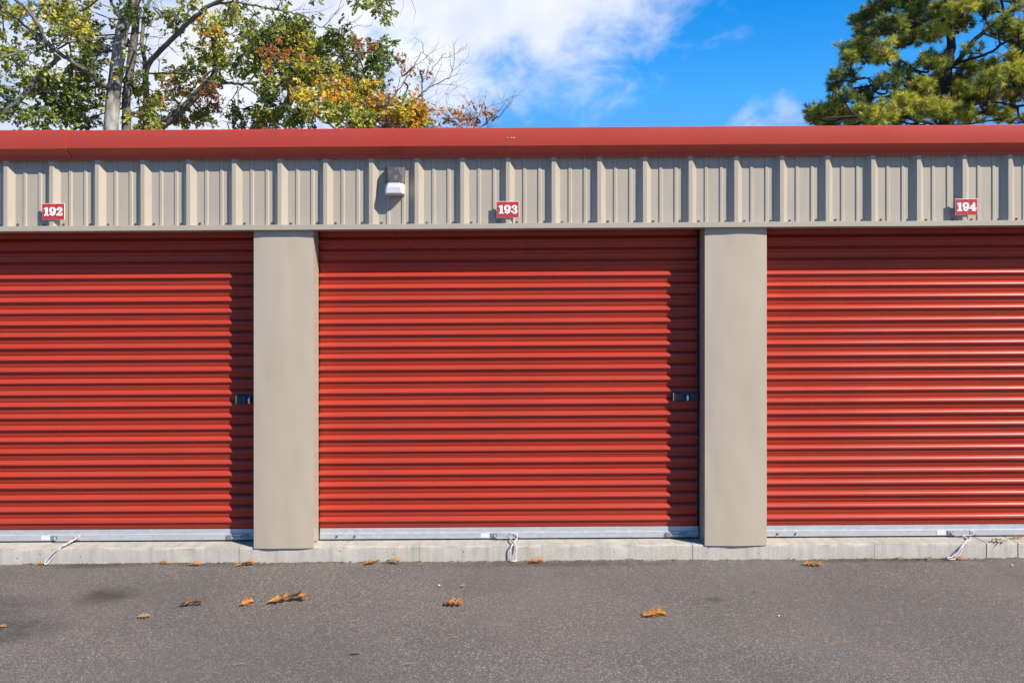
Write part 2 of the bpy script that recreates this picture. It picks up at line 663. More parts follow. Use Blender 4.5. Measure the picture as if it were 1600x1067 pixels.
# shell and roof
mb = MB()
mb.box(-BX, BX, 0.30, 9.1, -0.05, 2.66)
part(mb, 'wall', m_tan)
mb = MB()
mb.prism([(-0.03, 2.80), (4.6, 3.06), (9.3, 2.80), (9.3, 2.69), (0.02, 2.69)], 'x', -BX - 0.1, BX + 0.1)
rf = part(mb, 'roof', m_roof)
k = -BX
while k < BX:
    mb = MB()
    mb.prism([(k, 0), (k + 0.03, 0), (k + 0.022, 0.05), (k + 0.008, 0.05)], 'y', 0, 1)
    mb.v = [(x, 0.05 + 4.5 * y, 2.803 + z + 0.2575 * y * 0.985) for x, y, z in mb.v]
    o = part(mb, 'seam', m_roof, rf)
    k += 0.61

# pillars
PX = [(-4.770, -4.372), (-1.722, -1.325), (1.286, 1.699), (4.330, 4.735)]
HEAD = 2.218
for i, (x0, x1) in enumerate(PX):
    mb = MB()
    zs = [0.099 + (HEAD - 0.099) * k / 40 for k in range(41)]
    us = [k / 16 for k in range(17)]

    def pf(u, z):
        bow = 0.010 * (1 - (2 * u - 1) ** 2) * (0.6 + 0.4 * math.exp(-(z - 0.1) * 2))
        wv = 0.0035 * mnoise.noise((u * 2.2 + i * 7, z * 2.4, 4.0)) + 0.0018 * mnoise.noise((u * 5 + i * 3, z * 6, 9.0))
        if i == 2 and z > 1.9:      # dented head of this pillar
            wv += 0.0025 * math.sin(u * 6.0) * (z - 1.9) / 0.3
        e = min(u, 1 - u) * 8
        return (x0 + (x1 - x0) * u, -0.006 - bow + wv * min(1, e), z)
    mb.grid(pf, us, zs)
    p = part(mb, 'pillar', m_tan_pillar, smooth=50)
    mb = MB()
    for xs_, s in ((x0, 1), (x1, -1)):
        mb.add([(xs_, -0.006, 0.099), (xs_, 0.150, 0.106), (xs_, 0.150, HEAD), (xs_, -0.006, HEAD)], [(0, 1, 2, 3)])
        mb.add([(xs_, 0.150, 0.106), (xs_ + s * 0.03, 0.150, 0.106), (xs_ + s * 0.03, 0.150, HEAD), (xs_, 0.150, HEAD)], [(0, 1, 2, 3)])
    for xs_, s in ((x0, 1), (x1, -1)):
        a = MB()
        a.add(mb.v[0:8] if s == 1 else mb.v[8:16], [(0, 1, 2, 3), (4, 5, 6, 7)])
        q = part(a, 'jamb_return', m_tan, p)
    mb = MB()
    mb.box(x0 + 0.03, x1 - 0.03, 0.165, 0.20, 0.106, 2.5)
    part(mb, 'guide_track', m_guide, p)

# base screws on the returns
hexm = MB()
ring = [(0.0045 * math.cos(k * math.pi / 3), 0, 0.0045 * math.sin(k * math.pi / 3)) for k in range(6)]
wash = [(0.0085 * math.cos(k * math.pi / 4), 0.0, 0.0085 * math.sin(k * math.pi / 4)) for k in range(8)]
hexm.add([(x, 0.0, z) for x, _, z in wash] + [(x * 0.9, -0.0025, z * 0.9) for x, _, z in wash],
         [(k, (k + 1) % 8, 8 + (k + 1) % 8, 8 + k) for k in range(8)] + [tuple(range(15, 7, -1))])
hexm.add([(x, -0.0026, z) for x, _, z in ring] + [(x, -0.0095, z) for x, _, z in ring],
         [(k, (k + 1) % 6, 6 + (k + 1) % 6, 6 + k) for k in range(6)] + [tuple(range(11, 5, -1))])
screw_mesh = hexm.mesh('screw', m_screw)

for i_, (x0, x1) in enumerate(PX):
    for x, sgn in ((x0, -1), (x1, 1)):
        shared('screw', screw_mesh, bld, (x, 0.030, 0.132 + gz(x)), (0, 0, sgn * math.pi / 2))

# wall panel above the doors: sheets of three ribs
PITCH = 0.303
X0 = -0.0272
PT, PB = 2.73, 2.236


def rib_profile(cx):
    h, c, b = -0.036, 0.0125, 0.046
    m, t, mh = 0.015, 0.008, -0.0065
    pts = [(cx - c, h), (cx + c, h), (cx + b, 0.0)]
    for f in (0.361, 0.694):
        q = cx + f * PITCH
        pts += [(q - m, 0.0), (q - t, mh), (q + t, mh), (q + m, 0.0)]
    pts += [(cx + PITCH - b, 0.0)]
    return pts


kmin = int(math.floor((-BX - X0) / PITCH)) + 1
kmax = int(math.floor((BX - X0) / PITCH)) - 1
k = kmin + (2 - kmin) % 3
k -= 3
first = True
while k < kmax:
    if k < kmin:
        k += 3
        continue
    pts = []
    for j in range(3):
        pts += rib_profile(X0 + (k + j) * PITCH)
    cx = X0 + (k + 3) * PITCH
    pts += [(cx - 0.0125, -0.036), (cx + 0.0125, -0.036)]
    pts = [(x, y - 0.0007 * (1 if (k // 3) % 2 else 0)) for x, y in pts]
    mb = MB()
    rnd = random.Random(k)
    zs = [PB, 2.4, 2.56, PT]
    vs = []
    for z in zs:
        for x, y in pts:
            vs.append((x, y + 0.0012 * mnoise.noise((x * 3, z * 4, 1.0)), z))
    n = len(pts)
    mb.add(vs, [(r * n + c, r * n + c + 1, (r + 1) * n + c + 1, (r + 1) * n + c) for r in range(3) for c in range(n - 1)])
    part(mb, 'wall_panel', m_tan)
    k += 3
for k in range(kmin, kmax):
    cx = X0 + k * PITCH
    if abs(cx) > 3.9:
        continue
    rnd = random.Random(k * 5 + 1)
    for dx in (-0.060, 0.062):
        x = cx + dx + rnd.uniform(-0.004, 0.004)
        shared('screw', screw_mesh, bld, (x, -0.0015, 2.263 + rnd.uniform(-0.003, 0.003) + gz(x)), (0, rnd.uniform(0, 1), 0))

# backing and head trim
mb = MB()
mb.box(-BX, BX, 0.012, 0.10, 2.225, 2.70)
part(mb, 'header_beam', m_dark)
mb = MB()
prof = [(-0.004, 2.254), (-0.045, 2.250), (-0.0465, 2.2485), (-0.0465, 2.2165), (-0.045, 2.215), (0.112, 2.2185), (0.112, 2.2205), (-0.0435, 2.2185), (-0.0435, 2.2475), (-0.004, 2.2515)]
nx = 80


def tf(u, k):
    y, z = prof[int(k) % len(prof)]
    w = 0.0018 * mnoise.noise((u * 1.7, 0, 3))
    return (u, y, z + w)


mb.grid(tf, [-BX + 2 * BX * i / nx for i in range(nx + 1)], list(range(len(prof) + 1)))
part(mb, 'head_trim', m_tan)

# gutter: two lengths meet in a lapped joint
prof = [(-0.098, 2.868), (-0.106, 2.869), (-0.110, 2.865), (-0.110, 2.754), (-0.1085, 2.750), (-0.048, 2.711), (-0.0445, 2.706), (-0.0445, 2.688), (-0.036, 2.687),
        (-0.030, 2.70), (0.03, 2.70), (0.03, 2.76), (-0.100, 2.765)]
for j, (a, b, d) in enumerate(((-BX - 0.1, -2.920, 0.005), (-2.95, 5.0, 0.0), (4.97, BX + 0.1, 0.004))):
    mb = MB()
    nx = int((b - a) / 0.16)

    def gf(u, k):
        y, z = prof[int(k) % len(prof)]
        w = 0.0016 * mnoise.noise((u * 1.1, 5.0 + j, 0)) + 0.0010 * mnoise.noise((u * 3.1, 1.0 + j, 2))
        f = 1 if int(k) % len(prof) < 8 else 0
        return (u, y - d * f + w * f, z + w * 0.8 * f + (d * 0.5 if z > 2.8 else -d * 0.5) * f)
    mb.grid(gf, [a + (b - a) * i / nx for i in range(nx + 1)], list(range(len(prof) + 1)))
    for e in (0, nx):
        mb.f.append(tuple(k * (nx + 1) + e for k in range(len(prof))))
    g = part(mb, 'gutter', m_red, smooth=35)
# scuffs in the gutter face
for px, w, hh in ((793, 0.006, 0.016), (799, 0.012, 0.010), (803, 0.008, 0.014)):
    x = (px - 800) / 238.6
    mb = MB()
    pts = [(x + w * math.cos(t) * random.uniform(0.5, 1.2) * 0.6, 2.802 + hh * math.sin(t) * random.uniform(0.4, 1.1) * 0.5) for t in [k * math.pi / 4 for k in range(8)]]
    mb.prism(pts, 'y', -0.1142, -0.1118)
    part(mb, 'paint_chip', Mat('chipped_paint', (0.62, 0.42, 0.38), 0.7).m)

# ------------------------------------------------------------------ roll-up doors
DY = 0.170
CZ0 = 0.2456
DP = 0.0798
NS = 27
SLAT = [(0.0215, -0.0065), (0.0200, -0.0035), (0.0178, 0.0015), (0.0135, 0.0075), (0.0070, 0.0128), (0.0000, 0.0162), (-0.0055, 0.0177), (-0.0095, 0.0174),
        (-0.0128, 0.0150), (-0.0148, 0.0100), (-0.0160, 0.0040), (-0.0170, 0.0000), (-0.0200, 0.0004), (-0.0545, -0.0030), (-0.0562, -0.0045), (-0.0583, -0.0065)]
SEAM = SLAT[:13] + [(-0.0300, -0.0010), (-0.0315, 0.0022), (-0.0350, 0.0026), (-0.0380, 0.0016), (-0.0395, -0.0020)] + SLAT[13:]


def slat_mesh(w, prof):
    mb = MB()
    xs = [-w / 2, -w / 6, w / 6, w / 2]
    n = len(xs)
    vs = [(x, -p, z) for z, p in prof for x in xs]
    mb.add(vs, [(j * n + i, j * n + i + 1, (j + 1) * n + i + 1, (j + 1) * n + i) for j in range(len(prof) - 1) for i in range(n - 1)])
    return mb.mesh('slat', m_door, 40, slope=True, fix=False)


def smooth_box(mb_, name, mat, door, w=0.002):
    return bevel(part(mb_, name, mat, door), w)


door_no = 0
for (xa, xb, detailed) in ((-7.6, PX[0][0], False), (PX[0][1], PX[1][0], True), (PX[1][1], PX[2][0], True), (PX[2][1], PX[3][0], True), (PX[3][1], 7.6, False)):
    cx = (xa + xb) / 2
    w = xb - xa - 0.016
    sx = cx - 0.006
    door = empty('roll_up_door', (cx, DY - 0.5, gz(cx)))
    door.parent = bld
    if not detailed:      # beyond the frame
        mb = MB()
        pts = []
        for i in range(NS - 1, -1, -1):
            pts += [(CZ0 + i * DP + z, DY - p) for z, p in SLAT[:-1]]
        mb.add([(x, y, z) for z, y in pts for x in (xa, xb)], [(2 * i, 2 * i + 1, 2 * i + 3, 2 * i + 2) for i in range(len(pts) - 1)])
        part(mb, 'curtain', m_door, door, 40)
        continue
    rnd = random.Random(int(cx * 10) + 50)
    sm, sm2 = slat_mesh(w, SLAT), slat_mesh(w, SEAM)
    for i in range(NS):
        shared('slat', sm2 if i % 6 == 0 else sm, door,
               (sx, DY + rnd.uniform(-0.0010, 0.0010), CZ0 + i * DP + rnd.uniform(-0.0006, 0.0006) + gz(sx)), (rnd.uniform(-0.03, 0.03), 0, rnd.uniform(-0.0006, 0.0006)))
    # bottom bar with its forward lip and rubber seal
    mb = MB()
    pr = [(DY - 0.001, 0.1885), (DY - 0.004, 0.1885), (DY - 0.005, 0.158), (DY - 0.012, 0.1545), (DY - 0.0135, 0.153), (DY - 0.0135, 0.1165), (DY - 0.012, 0.115), (DY + 0.03, 0.115), (DY + 0.03, 0.150), (DY - 0.001, 0.150)]
    mb.prism(pr, 'x', xa + 0.006, xb - 0.006)
    part(mb, 'bottom_bar', m_galv, door)
    mb = MB()
    mb.box(xa + 0.008, xb - 0.008, DY - 0.006, DY + 0.02, 0.1035, 0.1148)
    part(mb, 'seal', m_black, door)
    fy = DY - 0.0136
    for dx in (0.122, 0.245):
        x = xa + dx
        shared('bolt', screw_mesh, door, (x, fy, 0.133 + gz(x)))
    # pull handle on the bar
    hx = {0: -3.06, 1: -0.045, 2: 3.085}[door_no]
    mb = MB()
    mb.tube([(hx - 0.075, fy - 0.002, 0.140), (hx - 0.072, fy - 0.014, 0.128), (hx - 0.055, fy - 0.020, 0.122), (hx + 0.055, fy - 0.020, 0.122), (hx + 0.072, fy - 0.014, 0.128), (hx + 0.075, fy - 0.002, 0.140)], 0.0055, 6)
    part(mb, 'pull_handle', m_galv, door, 50)
    for s in (-1, 1):
        mb = MB()
        mb.box(hx + s * 0.078 - 0.022, hx + s * 0.078 + 0.022, fy - 0.005, fy + 0.001, 0.121, 0.149)
        smooth_box(mb, 'handle_plate', m_zinc if s < 0 else m_galv, door)
    mb = MB()
    mb.box(hx - 0.170, hx - 0.112, fy - 0.0012, fy + 0.0005, 0.121, 0.151)
    part(mb, 'sticker', m_sticker, door)
    # slide bolt at the right-hand end of the bar
    bx = xb - 0.215
    mb = MB()
    mb.box(bx - 0.018, bx + 0.018, fy - 0.012, fy + 0.001, 0.118, 0.150)
    smooth_box(mb, 'bolt_housing', m_zinc, door, 0.004)
    mb = MB()
    mb.tube([(bx + 0.016, fy - 0.007, 0.131), (bx + 0.15, fy - 0.007, 0.131)], 0.0055, 7)
    part(mb, 'slide_bolt', m_galv, door, 50)
    mb = MB()
    mb.tube([(bx + 0.075, fy - 0.008, 0.131), (bx + 0.083, fy - 0.018, 0.143), (bx + 0.093, fy - 0.020, 0.150)], 0.005, 6)
    mb.box(bx + 0.10, bx + 0.130, fy - 0.013, fy + 0.001, 0.121, 0.149)
    part(mb, 'bolt_catch', m_zinc, door)
    # lock latch half-way up
    if door_no < 2:
        lx = xb - 0.185 + (0.02 if door_no == 0 else 0)
        z0, z1 = 1.052 - 0.003, 1.110 - 0.003
        ly = DY - 0.018
        mb = MB()
        mb.box(lx, lx + 0.175, ly - 0.002, ly + 0.012, z0 - 0.004, z1 + 0.004)
        smooth_box(mb, 'latch_plate', m_latch, door)
        mb = MB()
        mb.prism([(lx + 0.004, z0 + 0.002), (lx + 0.073, z0 + 0.002), (lx + 0.073, z1 - 0.002), (lx + 0.004, z1 - 0.002)], 'y', ly - 0.024, ly - 0.0025)
        bevel(part(mb, 'latch_housing', m_latch, door), 0.007, 3)
        mb = MB()
        mb.box(lx + 0.115, lx + 0.174, ly - 0.016, ly - 0.0025, z0 + 0.004, z1 - 0.004)
        smooth_box(mb, 'latch_bolt', m_latch, door, 0.003)
        mb = MB()
        mb.box(lx - 0.001, lx + 0.006, ly - 0.021, ly - 0.0028, z0 + 0.001, z1 - 0.001)
        smooth_box(mb, 'latch_rim', m_chrome, door, 0.002)
        # round chrome lock hanging in the slot, turned edge-on
        mb = MB()
        zc = (z0 + z1) / 2 - 0.004
        mb.tube([(lx + 0.088, ly - 0.012, zc), (lx + 0.092, ly - 0.0125, zc), (lx + 0.104, ly - 0.0135, zc), (lx + 0.108, ly - 0.014, zc)], [0.024, 0.030, 0.030, 0.024], 18)
        part(mb, 'disc_lock', m_chrome, door, 40)
    door_no += 1


# pull ropes: each hangs from the handle of a door
def rope(pts, label, r=0.0048):
    mb = MB()
    base = Vector(pts[0])
    for k, chain in enumerate(pts[1]):
        sp = spline(chain, 7)
        for q in sp:
            q.z = max(q.z, gz(q.x) + r + (KT + 0.003 if q.y > 0.012 else 0.010))
        mb.tube(sp, r, 8)
    o = mb.build('pull_rope', m_rope, slope=False, smooth=60)
    tag(o, label, 'rope', 'pull ropes on the door handles')
    return o


def P(px, py, Y):
    return at(px, py, Y)


yk = 0.150
rope((P(801, 835, yk), [[P(796, 838, yk - 0.012), P(797, 833.5, yk - 0.022), P(803, 832.5, yk - 0.024), P(808, 836, yk - 0.020), P(807, 842, yk - 0.03), P(803, 847, 0.03), P(799.5, 852, -0.012), P(797.5, 858, -0.020), P(798, 868, -0.022),
                               P(797.5, 876, -0.026), P(798.5, 880.5, -0.042), P(801.5, 881.8, -0.048), P(805, 880.5, -0.044), P(806.5, 875, -0.030), P(805.5, 866, -0.026), P(806.8, 857, -0.020), P(805, 850, -0.008), P(801, 846, 0.03), P(797.5, 841.5, yk - 0.035), P(796, 838, yk - 0.012)]]),
     'white rope hanging straight down in a narrow loop below the 193 door')
rope((P(120, 839, yk), [[P(112, 843.8, yk - 0.035), P(117, 842.5, yk - 0.03), P(123, 838.5, yk - 0.028), P(124, 836.5, yk - 0.024), P(119, 840, yk - 0.02), P(113, 845, 0.07), P(104, 848.5, 0.03), P(98, 852.5, -0.010), P(93, 858, -0.022), P(85, 868, -0.028),
                               P(78, 876, -0.032), P(73, 880.5, -0.045), P(70, 881, -0.050), P(70.5, 878, -0.040), P(75, 872, -0.030), P(84, 863, -0.026), P(94, 855, -0.018), P(103, 850, 0.0), P(112, 843.8, yk - 0.035)]]),
     'white rope slung down to the left from the 192 door, end by a tiny leaf', 0.0042)
rope((P(1508, 840, yk), [[P(1503, 835.5, yk - 0.025), P(1507, 838, yk - 0.03), P(1511, 842, yk - 0.035), P(1515, 845, 0.08), P(1514, 848, 0.045), P(1508, 849, 0.02), P(1504, 853, -0.012), P(1502, 860, -0.022), P(1499, 867, -0.028), P(1494, 872.5, -0.045),
                               P(1488, 874.5, -0.06), P(1482, 873.2, -0.055), P(1481.5, 871, -0.045), P(1487, 870, -0.036), P(1494, 865, -0.028), P(1500, 857, -0.022), P(1505, 851, -0.006), P(1511, 847.5, 0.04), P(1509, 842.5, yk - 0.04), P(1503, 835.5, yk - 0.025)]]),
     'white rope hanging crumpled from the 194 door onto the asphalt', 0.0042)


# ------------------------------------------------------------------ number signs
def ribbon(mb, pts, widths, y0, y1):
    """flat band of varying width in the x-z plane, with a little depth"""
    n = len(pts)
    L, Rr = [], []
    for i, (x, z) in enumerate(pts):
        a, b = pts[max(i - 1, 0)], pts[min(i + 1, n - 1)]
        tx, tz = b[0] - a[0], b[1] - a[1]
        l = math.hypot(tx, tz) or 1
        w = widths[i] / 2
        L.append((x - tz / l * w, z + tx / l * w))
        Rr.append((x + tz / l * w, z - tx / l * w))
    vs = []
    for y in (y0, y1):
        vs += [(x, y, z) for x, z in L] + [(x, y, z) for x, z in Rr]
    fs = []
    for i in range(n - 1):
        fs.append((i, i + 1, n + i + 1, n + i))
        fs.append((i, 2 * n + i, 2 * n + i + 1, i + 1))
        fs.append((n + i, n + i + 1, 3 * n + i + 1, 3 * n + i))
    mb.add(vs, fs)


def disc(mb, c, r, y0, y1, n=14, rz=None):
    poly = [(c[0] + r * math.cos(2 * math.pi * k / n), c[1] + (rz or r) * math.sin(2 * math.pi * k / n)) for k in range(n)]
    mb.prism(poly, 'y', y0, y1)


def arc(cx, cz, rx, rz, a0, a1, n=20):
    return [(cx + rx * math.cos(R(a0 + (a1 - a0) * i / n)), cz + rz * math.sin(R(a0 + (a1 - a0) * i / n))) for i in range(n + 1)]


def digit(ch):
    """heavy slab-serif numeral, one unit tall; strokes a hair apart in depth"""
    mb = MB()
    y = [0.0]

    def layer():
        y[0] += 0.0003
        return -0.0012 - y[0], 0.0
    if ch == '1':
        mb.prism([(0.08, 0), (0.66, 0), (0.66, 0.13), (0.53, 0.15), (0.53, 1.0), (0.36, 1.0), (0.06, 0.87), (0.06, 0.75), (0.22, 0.78), (0.22, 0.15), (0.08, 0.13)], 'y', -0.0015, 0)
        wd = 0.70
    elif ch == '9':
        ring = arc(0.40, 0.66, 0.255, 0.285, 0, 360, 28)
        ribbon(mb, ring, [0.15 + 0.13 * abs(math.cos(R(360 * i / 28))) for i in range(29)], *layer())
        tail = [(0.655, 0.66), (0.66, 0.48), (0.62, 0.28), (0.52, 0.13), (0.37, 0.065), (0.22, 0.12)]
        tail = [(p.x, p.y) for p in spline([(a, b, 0) for a, b in tail], 5)]
        ribbon(mb, tail, [0.28 - 0.15 * (i / (len(tail) - 1)) for i in range(len(tail))], *layer())
        disc(mb, (0.21, 0.19), 0.135, *layer())
        wd = 0.82
    elif ch == '3':
        up = arc(0.40, 0.75, 0.22, 0.19, 150, -95, 20)
        ribbon(mb, up, [0.12 + 0.17 * max(0, math.sin(math.pi * min(1, max(0, (i - 5) / 13)))) for i in range(21)], *layer())
        lo = arc(0.40, 0.29, 0.245, 0.23, 95, -155, 22)
        ribbon(mb, lo, [0.12 + 0.18 * max(0, math.sin(math.pi * min(1, max(0, (i - 2) / 15)))) for i in range(23)], *layer())
        disc(mb, (0.21, 0.77), 0.13, *layer())
        disc(mb, (0.18, 0.235), 0.135, *layer())
        mb.prism([(0.30, 0.475), (0.46, 0.475), (0.46, 0.60), (0.30, 0.60)], 'y', *layer())
        wd = 0.82
    elif ch == '2':
        up = [(0.17, 0.80), (0.26, 0.915), (0.42, 0.935), (0.57, 0.86), (0.61, 0.70), (0.52, 0.52), (0.36, 0.36), (0.20, 0.20)]
        up = [(p.x, p.y) for p in spline([(a, b, 0) for a, b in up], 5)]
        n = len(up) - 1
        ribbon(mb, up, [0.12 + 0.18 * max(0, math.sin(math.pi * min(1, max(0, (i / n - 0.18) / 0.72)))) for i in range(n + 1)], *layer())
        disc(mb, (0.20, 0.745), 0.135, *layer())
        mb.prism([(0.06, 0), (0.74, 0), (0.78, 0.34), (0.68, 0.34), (0.62, 0.23), (0.06, 0.21)], 'y', *layer())
        wd = 0.84
    else:
        mb.prism([(0.40, 0.10), (0.68, 0.10), (0.68, 1.0), (0.52, 1.0), (0.40, 0.86)], 'y', *layer())
        mb.prism([(0.28, 0), (0.80, 0), (0.80, 0.12), (0.28, 0.12)], 'y', *layer())
        mb.prism([(0.02, 0.24), (0.84, 0.24), (0.84, 0.39), (0.02, 0.39)], 'y', *layer())
        ribbon(mb, [(0.08, 0.33), (0.60, 1.0)], [0.13, 0.13], *layer())
        wd = 0.88
    return mb, wd


def sign(px, py, text, label, tilt=0.0):
    s = FPX / (DIST - 0.043)
    w, h = 0.150, 0.108
    c = at(px, py, -0.0445)
    root = tag(empty('number_sign', c), label, 'sign', 'unit number signs')
    root.rotation_euler = (0, tilt, 0)
    mb = MB()
    mb.box(-w / 2, w / 2, -0.001, 0.002, -h / 2, h / 2)
    bevel(link('border', mb.mesh('border', m_white), root), 0.0006, 1)
    mb = MB()
    mb.box(-w / 2 + 0.0024, w / 2 - 0.0024, -0.0022, -0.0011, -h / 2 + 0.0024, h / 2 - 0.0024)
    link('face_plate', mb.mesh('face_plate', m_sign), root)
    H = 0.056
    parts = [digit(ch) for ch in text]
    kern = -0.01
    tot = sum(p[1] for p in parts) * H + kern * H * (len(parts) - 1)
    k = min(1.0, 0.142 / tot)
    x = -tot * k / 2
    for i, (mb, wd) in enumerate(parts):
        mb.v = [(vx * H * k + x, vy - 0.0024 - 0.0001 * i, vz * H - H / 2) for vx, vy, vz in mb.v]
        link('numeral', mb.mesh('numeral', m_white), root)
        x += (wd + kern) * H * k
    for zz in (h / 2 - 0.011, -h / 2 + 0.010):
        o = link('rivet', rivet_mesh, root, (0.004, -0.0022, zz))
    return root


hx = MB()
hx.tube([(0, 0.0, 0), (0, -0.0025, 0), (0, -0.004, 0)], [0.0045, 0.0045, 0.002], 8)
rivet_mesh = hx.mesh('rivet', Mat('red_rivet', (0.40, 0.12, 0.10), 0.4).m, 40)
sign(83.5, 330.8, '192', 'red number sign reading 192 in white, above the door nearest the oak trunks')
sign(793.6, 327.5, '193', 'red number sign reading 193 in white, above the middle door')
sign(1510.0, 323.5, '194', 'red number sign reading 194 in white, above the door below the pine', R(-0.4))

# ------------------------------------------------------------------ wall lamp
lx, lz = (617 - 800) / 239.0, 0
lp = at(617, 288, -0.05)
lamp = tag(empty('wall_lamp', (lp.x, 0.0, lp.z)), 'boxy wall light with weathered dark hood and white lens on the tan wall panel', 'lamp')


def loft(mb, rings):
    n = len(rings[0])
    vs = [p for r in rings for p in r]
    fs = [(i * n + k, i * n + (k + 1) % n, (i + 1) * n + (k + 1) % n, (i + 1) * n + k) for i in range(len(rings) - 1) for k in range(n)]
    fs += [tuple(range(n))[::-1], tuple((len(rings) - 1) * n + k for k in range(n))]
    mb.add(vs, fs)


def cham(w, d0, d1, c, z):      # chamfered rectangle: back at d0, front at d1
    return [(-w, -d0, z), (-w, -d1 + c, z), (-w + c * 0.55, -d1, z), (w - c * 0.55, -d1, z), (w, -d1 + c, z), (w, -d0, z)]


mb = MB()
loft(mb, [cham(0.063, 0.008, 0.066, 0.030, 0.112), cham(0.065, 0.008, 0.072, 0.032, 0.108), cham(0.062, 0.008, 0.097, 0.044, 0.002)])
bevel(link('hood', mb.mesh('hood', m_bronze), lamp), 0.002)
mb = MB()
loft(mb, [cham(0.0605, 0.010, 0.099, 0.042, 0.0015), cham(0.063, 0.010, 0.104, 0.030, -0.030), cham(0.064, 0.010, 0.100, 0.022, -0.066), cham(0.060, 0.010, 0.090, 0.020, -0.071)])
bevel(link('lens', mb.mesh('lens', m_lens), lamp), 0.004, 3)
mb = MB()
mb.box(-0.058, 0.058, -0.0098, -0.001, -0.068, 0.110)
link('back_plate', mb.mesh('back_plate', m_bronze), lamp)

# ------------------------------------------------------------------ trees
rng = np.random.default_rng(11)


def jitter(p, a, rnd):
    return Vector((p.x + rnd.uniform(-a, a), p.y + rnd.uniform(-a, a), p.z + rnd.uniform(-a, a)))


def limb(mb, pxs, r0, r1, n=8, per=5, gnarl=0.02, rnd=random):
    pts = [at(x, y, Y) for x, y, Y in pxs]
    sp = spline(pts, per)
    sp = [jitter(p, gnarl, rnd) if 0 < i < len(sp) - 1 else p for i, p in enumerate(sp)]
    m = len(sp) - 1
    mb.tube(sp, [r0 + (r1 - r0) * (i / m) ** 0.9 for i in range(m + 1)], n)
    return sp


def twigs(mb, p, d, length, r, depth, rnd, ends, droop=0.0):
    """a crooked shoot with side shoots; collects its tips"""
    n = 4
    pts, q, dd = [p], p.copy(), d.normalized()
    for i in range(n):
        dd = (dd + Vector((rnd.gauss(0, 0.22), rnd.gauss(0, 0.22), rnd.gauss(0.03 - droop, 0.20)))).normalized()
        q = q + dd * (length / n)
        pts.append(q.copy())
    mb.tube(pts, [r * (1 - 0.6 * i / n) for i in range(n + 1)], 4 if r < 0.02 else 5, cap=False)
    ends.append(pts[-1])
    if depth > 0:
        for i in range(1, n + 1):
            for s in range(2 if rnd.random() < 0.45 else 1):
                ax = Vector((rnd.gauss(0, 1), rnd.gauss(0, 1), rnd.gauss(0, 1)))
                side = (dd * 0.75 + ax.normalized() * 0.85).normalized()
                twigs(mb, pts[i], side, length * rnd.uniform(0.45, 0.7), r * 0.5, depth - 1, rnd, ends, droop)


def make_leaves(centres, outs, size, palette, weights, per, spread):
    """rosettes of folded, lobed leaves; one colour per leaf (numpy)"""
    C = np.repeat(np.asarray(centres), per, axis=0)
    O = np.repeat(np.asarray(outs), per, axis=0)
    N = len(C)
    d = rng.normal(size=(N, 3)) * 0.9 + O * 0.55 + np.array([0, 0, -0.28])
    d /= np.linalg.norm(d, axis=1, keepdims=True)
    up = rng.normal(size=(N, 3)) * 0.75 + np.array([0.15, -0.35, 0.85])
    s = np.cross(d, up)
    s /= np.linalg.norm(s, axis=1, keepdims=True) + 1e-9
    nrm = np.cross(s, d)
    L = (size * rng.uniform(0.65, 1.25, N))[:, None]
    W = L * rng.uniform(0.30, 0.48, N)[:, None]
    base = C + rng.normal(size=(N, 3)) * spread
    f = rng.uniform(0.05, 0.5, N)[:, None] * W
    cup = rng.uniform(-0.22, 0.1, N)[:, None] * L
    v = np.stack([base,
                  base + d * L * 0.30 + s * W * 0.95 + nrm * f,
                  base + d * L * 0.42 + s * W * 0.30 + nrm * f * 0.3,
                  base + d * L * 0.72 + s * W * 0.80 + nrm * (f + cup * 0.6),
                  base + d * L + nrm * cup,
                  base + d * L * 0.72 - s * W * 0.80 + nrm * (f + cup * 0.6),
                  base + d * L * 0.42 - s * W * 0.30 + nrm * f * 0.3,
                  base + d * L * 0.30 - s * W * 0.95 + nrm * f], axis=1)
    idx = (np.arange(N) * 8)[:, None]
    tri = np.concatenate([idx + np.array([[0, 1, 2]]), idx + np.array([[0, 2, 6]]), idx + np.array([[0, 6, 7]]), idx + np.array([[2, 3, 4]]), idx + np.array([[2, 4, 6]]), idx + np.array([[6, 4, 5]])])
    pal = np.asarray(palette)
    pk = rng.choice(len(pal), size=max(1, len(centres)), p=np.asarray(weights) / np.sum(weights))
    pk = np.repeat(pk, per)
    sw = rng.random(N) < 0.25
    pk[sw] = rng.choice(len(pal), size=sw.sum(), p=np.asarray(weights) / np.sum(weights))
    c = pal[pk] * rng.uniform(0.65, 1.35, N)[:, None]
    return v.reshape(-1, 3), tri, np.repeat(c, 8, axis=0)


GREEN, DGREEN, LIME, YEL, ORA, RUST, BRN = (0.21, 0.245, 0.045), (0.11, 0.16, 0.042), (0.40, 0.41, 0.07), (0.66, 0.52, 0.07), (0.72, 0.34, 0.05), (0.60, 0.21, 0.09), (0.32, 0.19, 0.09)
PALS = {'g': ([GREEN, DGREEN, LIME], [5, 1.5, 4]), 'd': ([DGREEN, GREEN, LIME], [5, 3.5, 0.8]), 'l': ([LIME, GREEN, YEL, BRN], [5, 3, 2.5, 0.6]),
        'y': ([YEL, LIME, ORA], [5, 3, 1.6]), 'o': ([ORA, YEL, BRN], [5, 2, 1.5]), 'r': ([RUST, ORA, BRN], [5, 3, 1.5]), 'b': ([BRN, RUST, ORA], [4, 2, 1])}


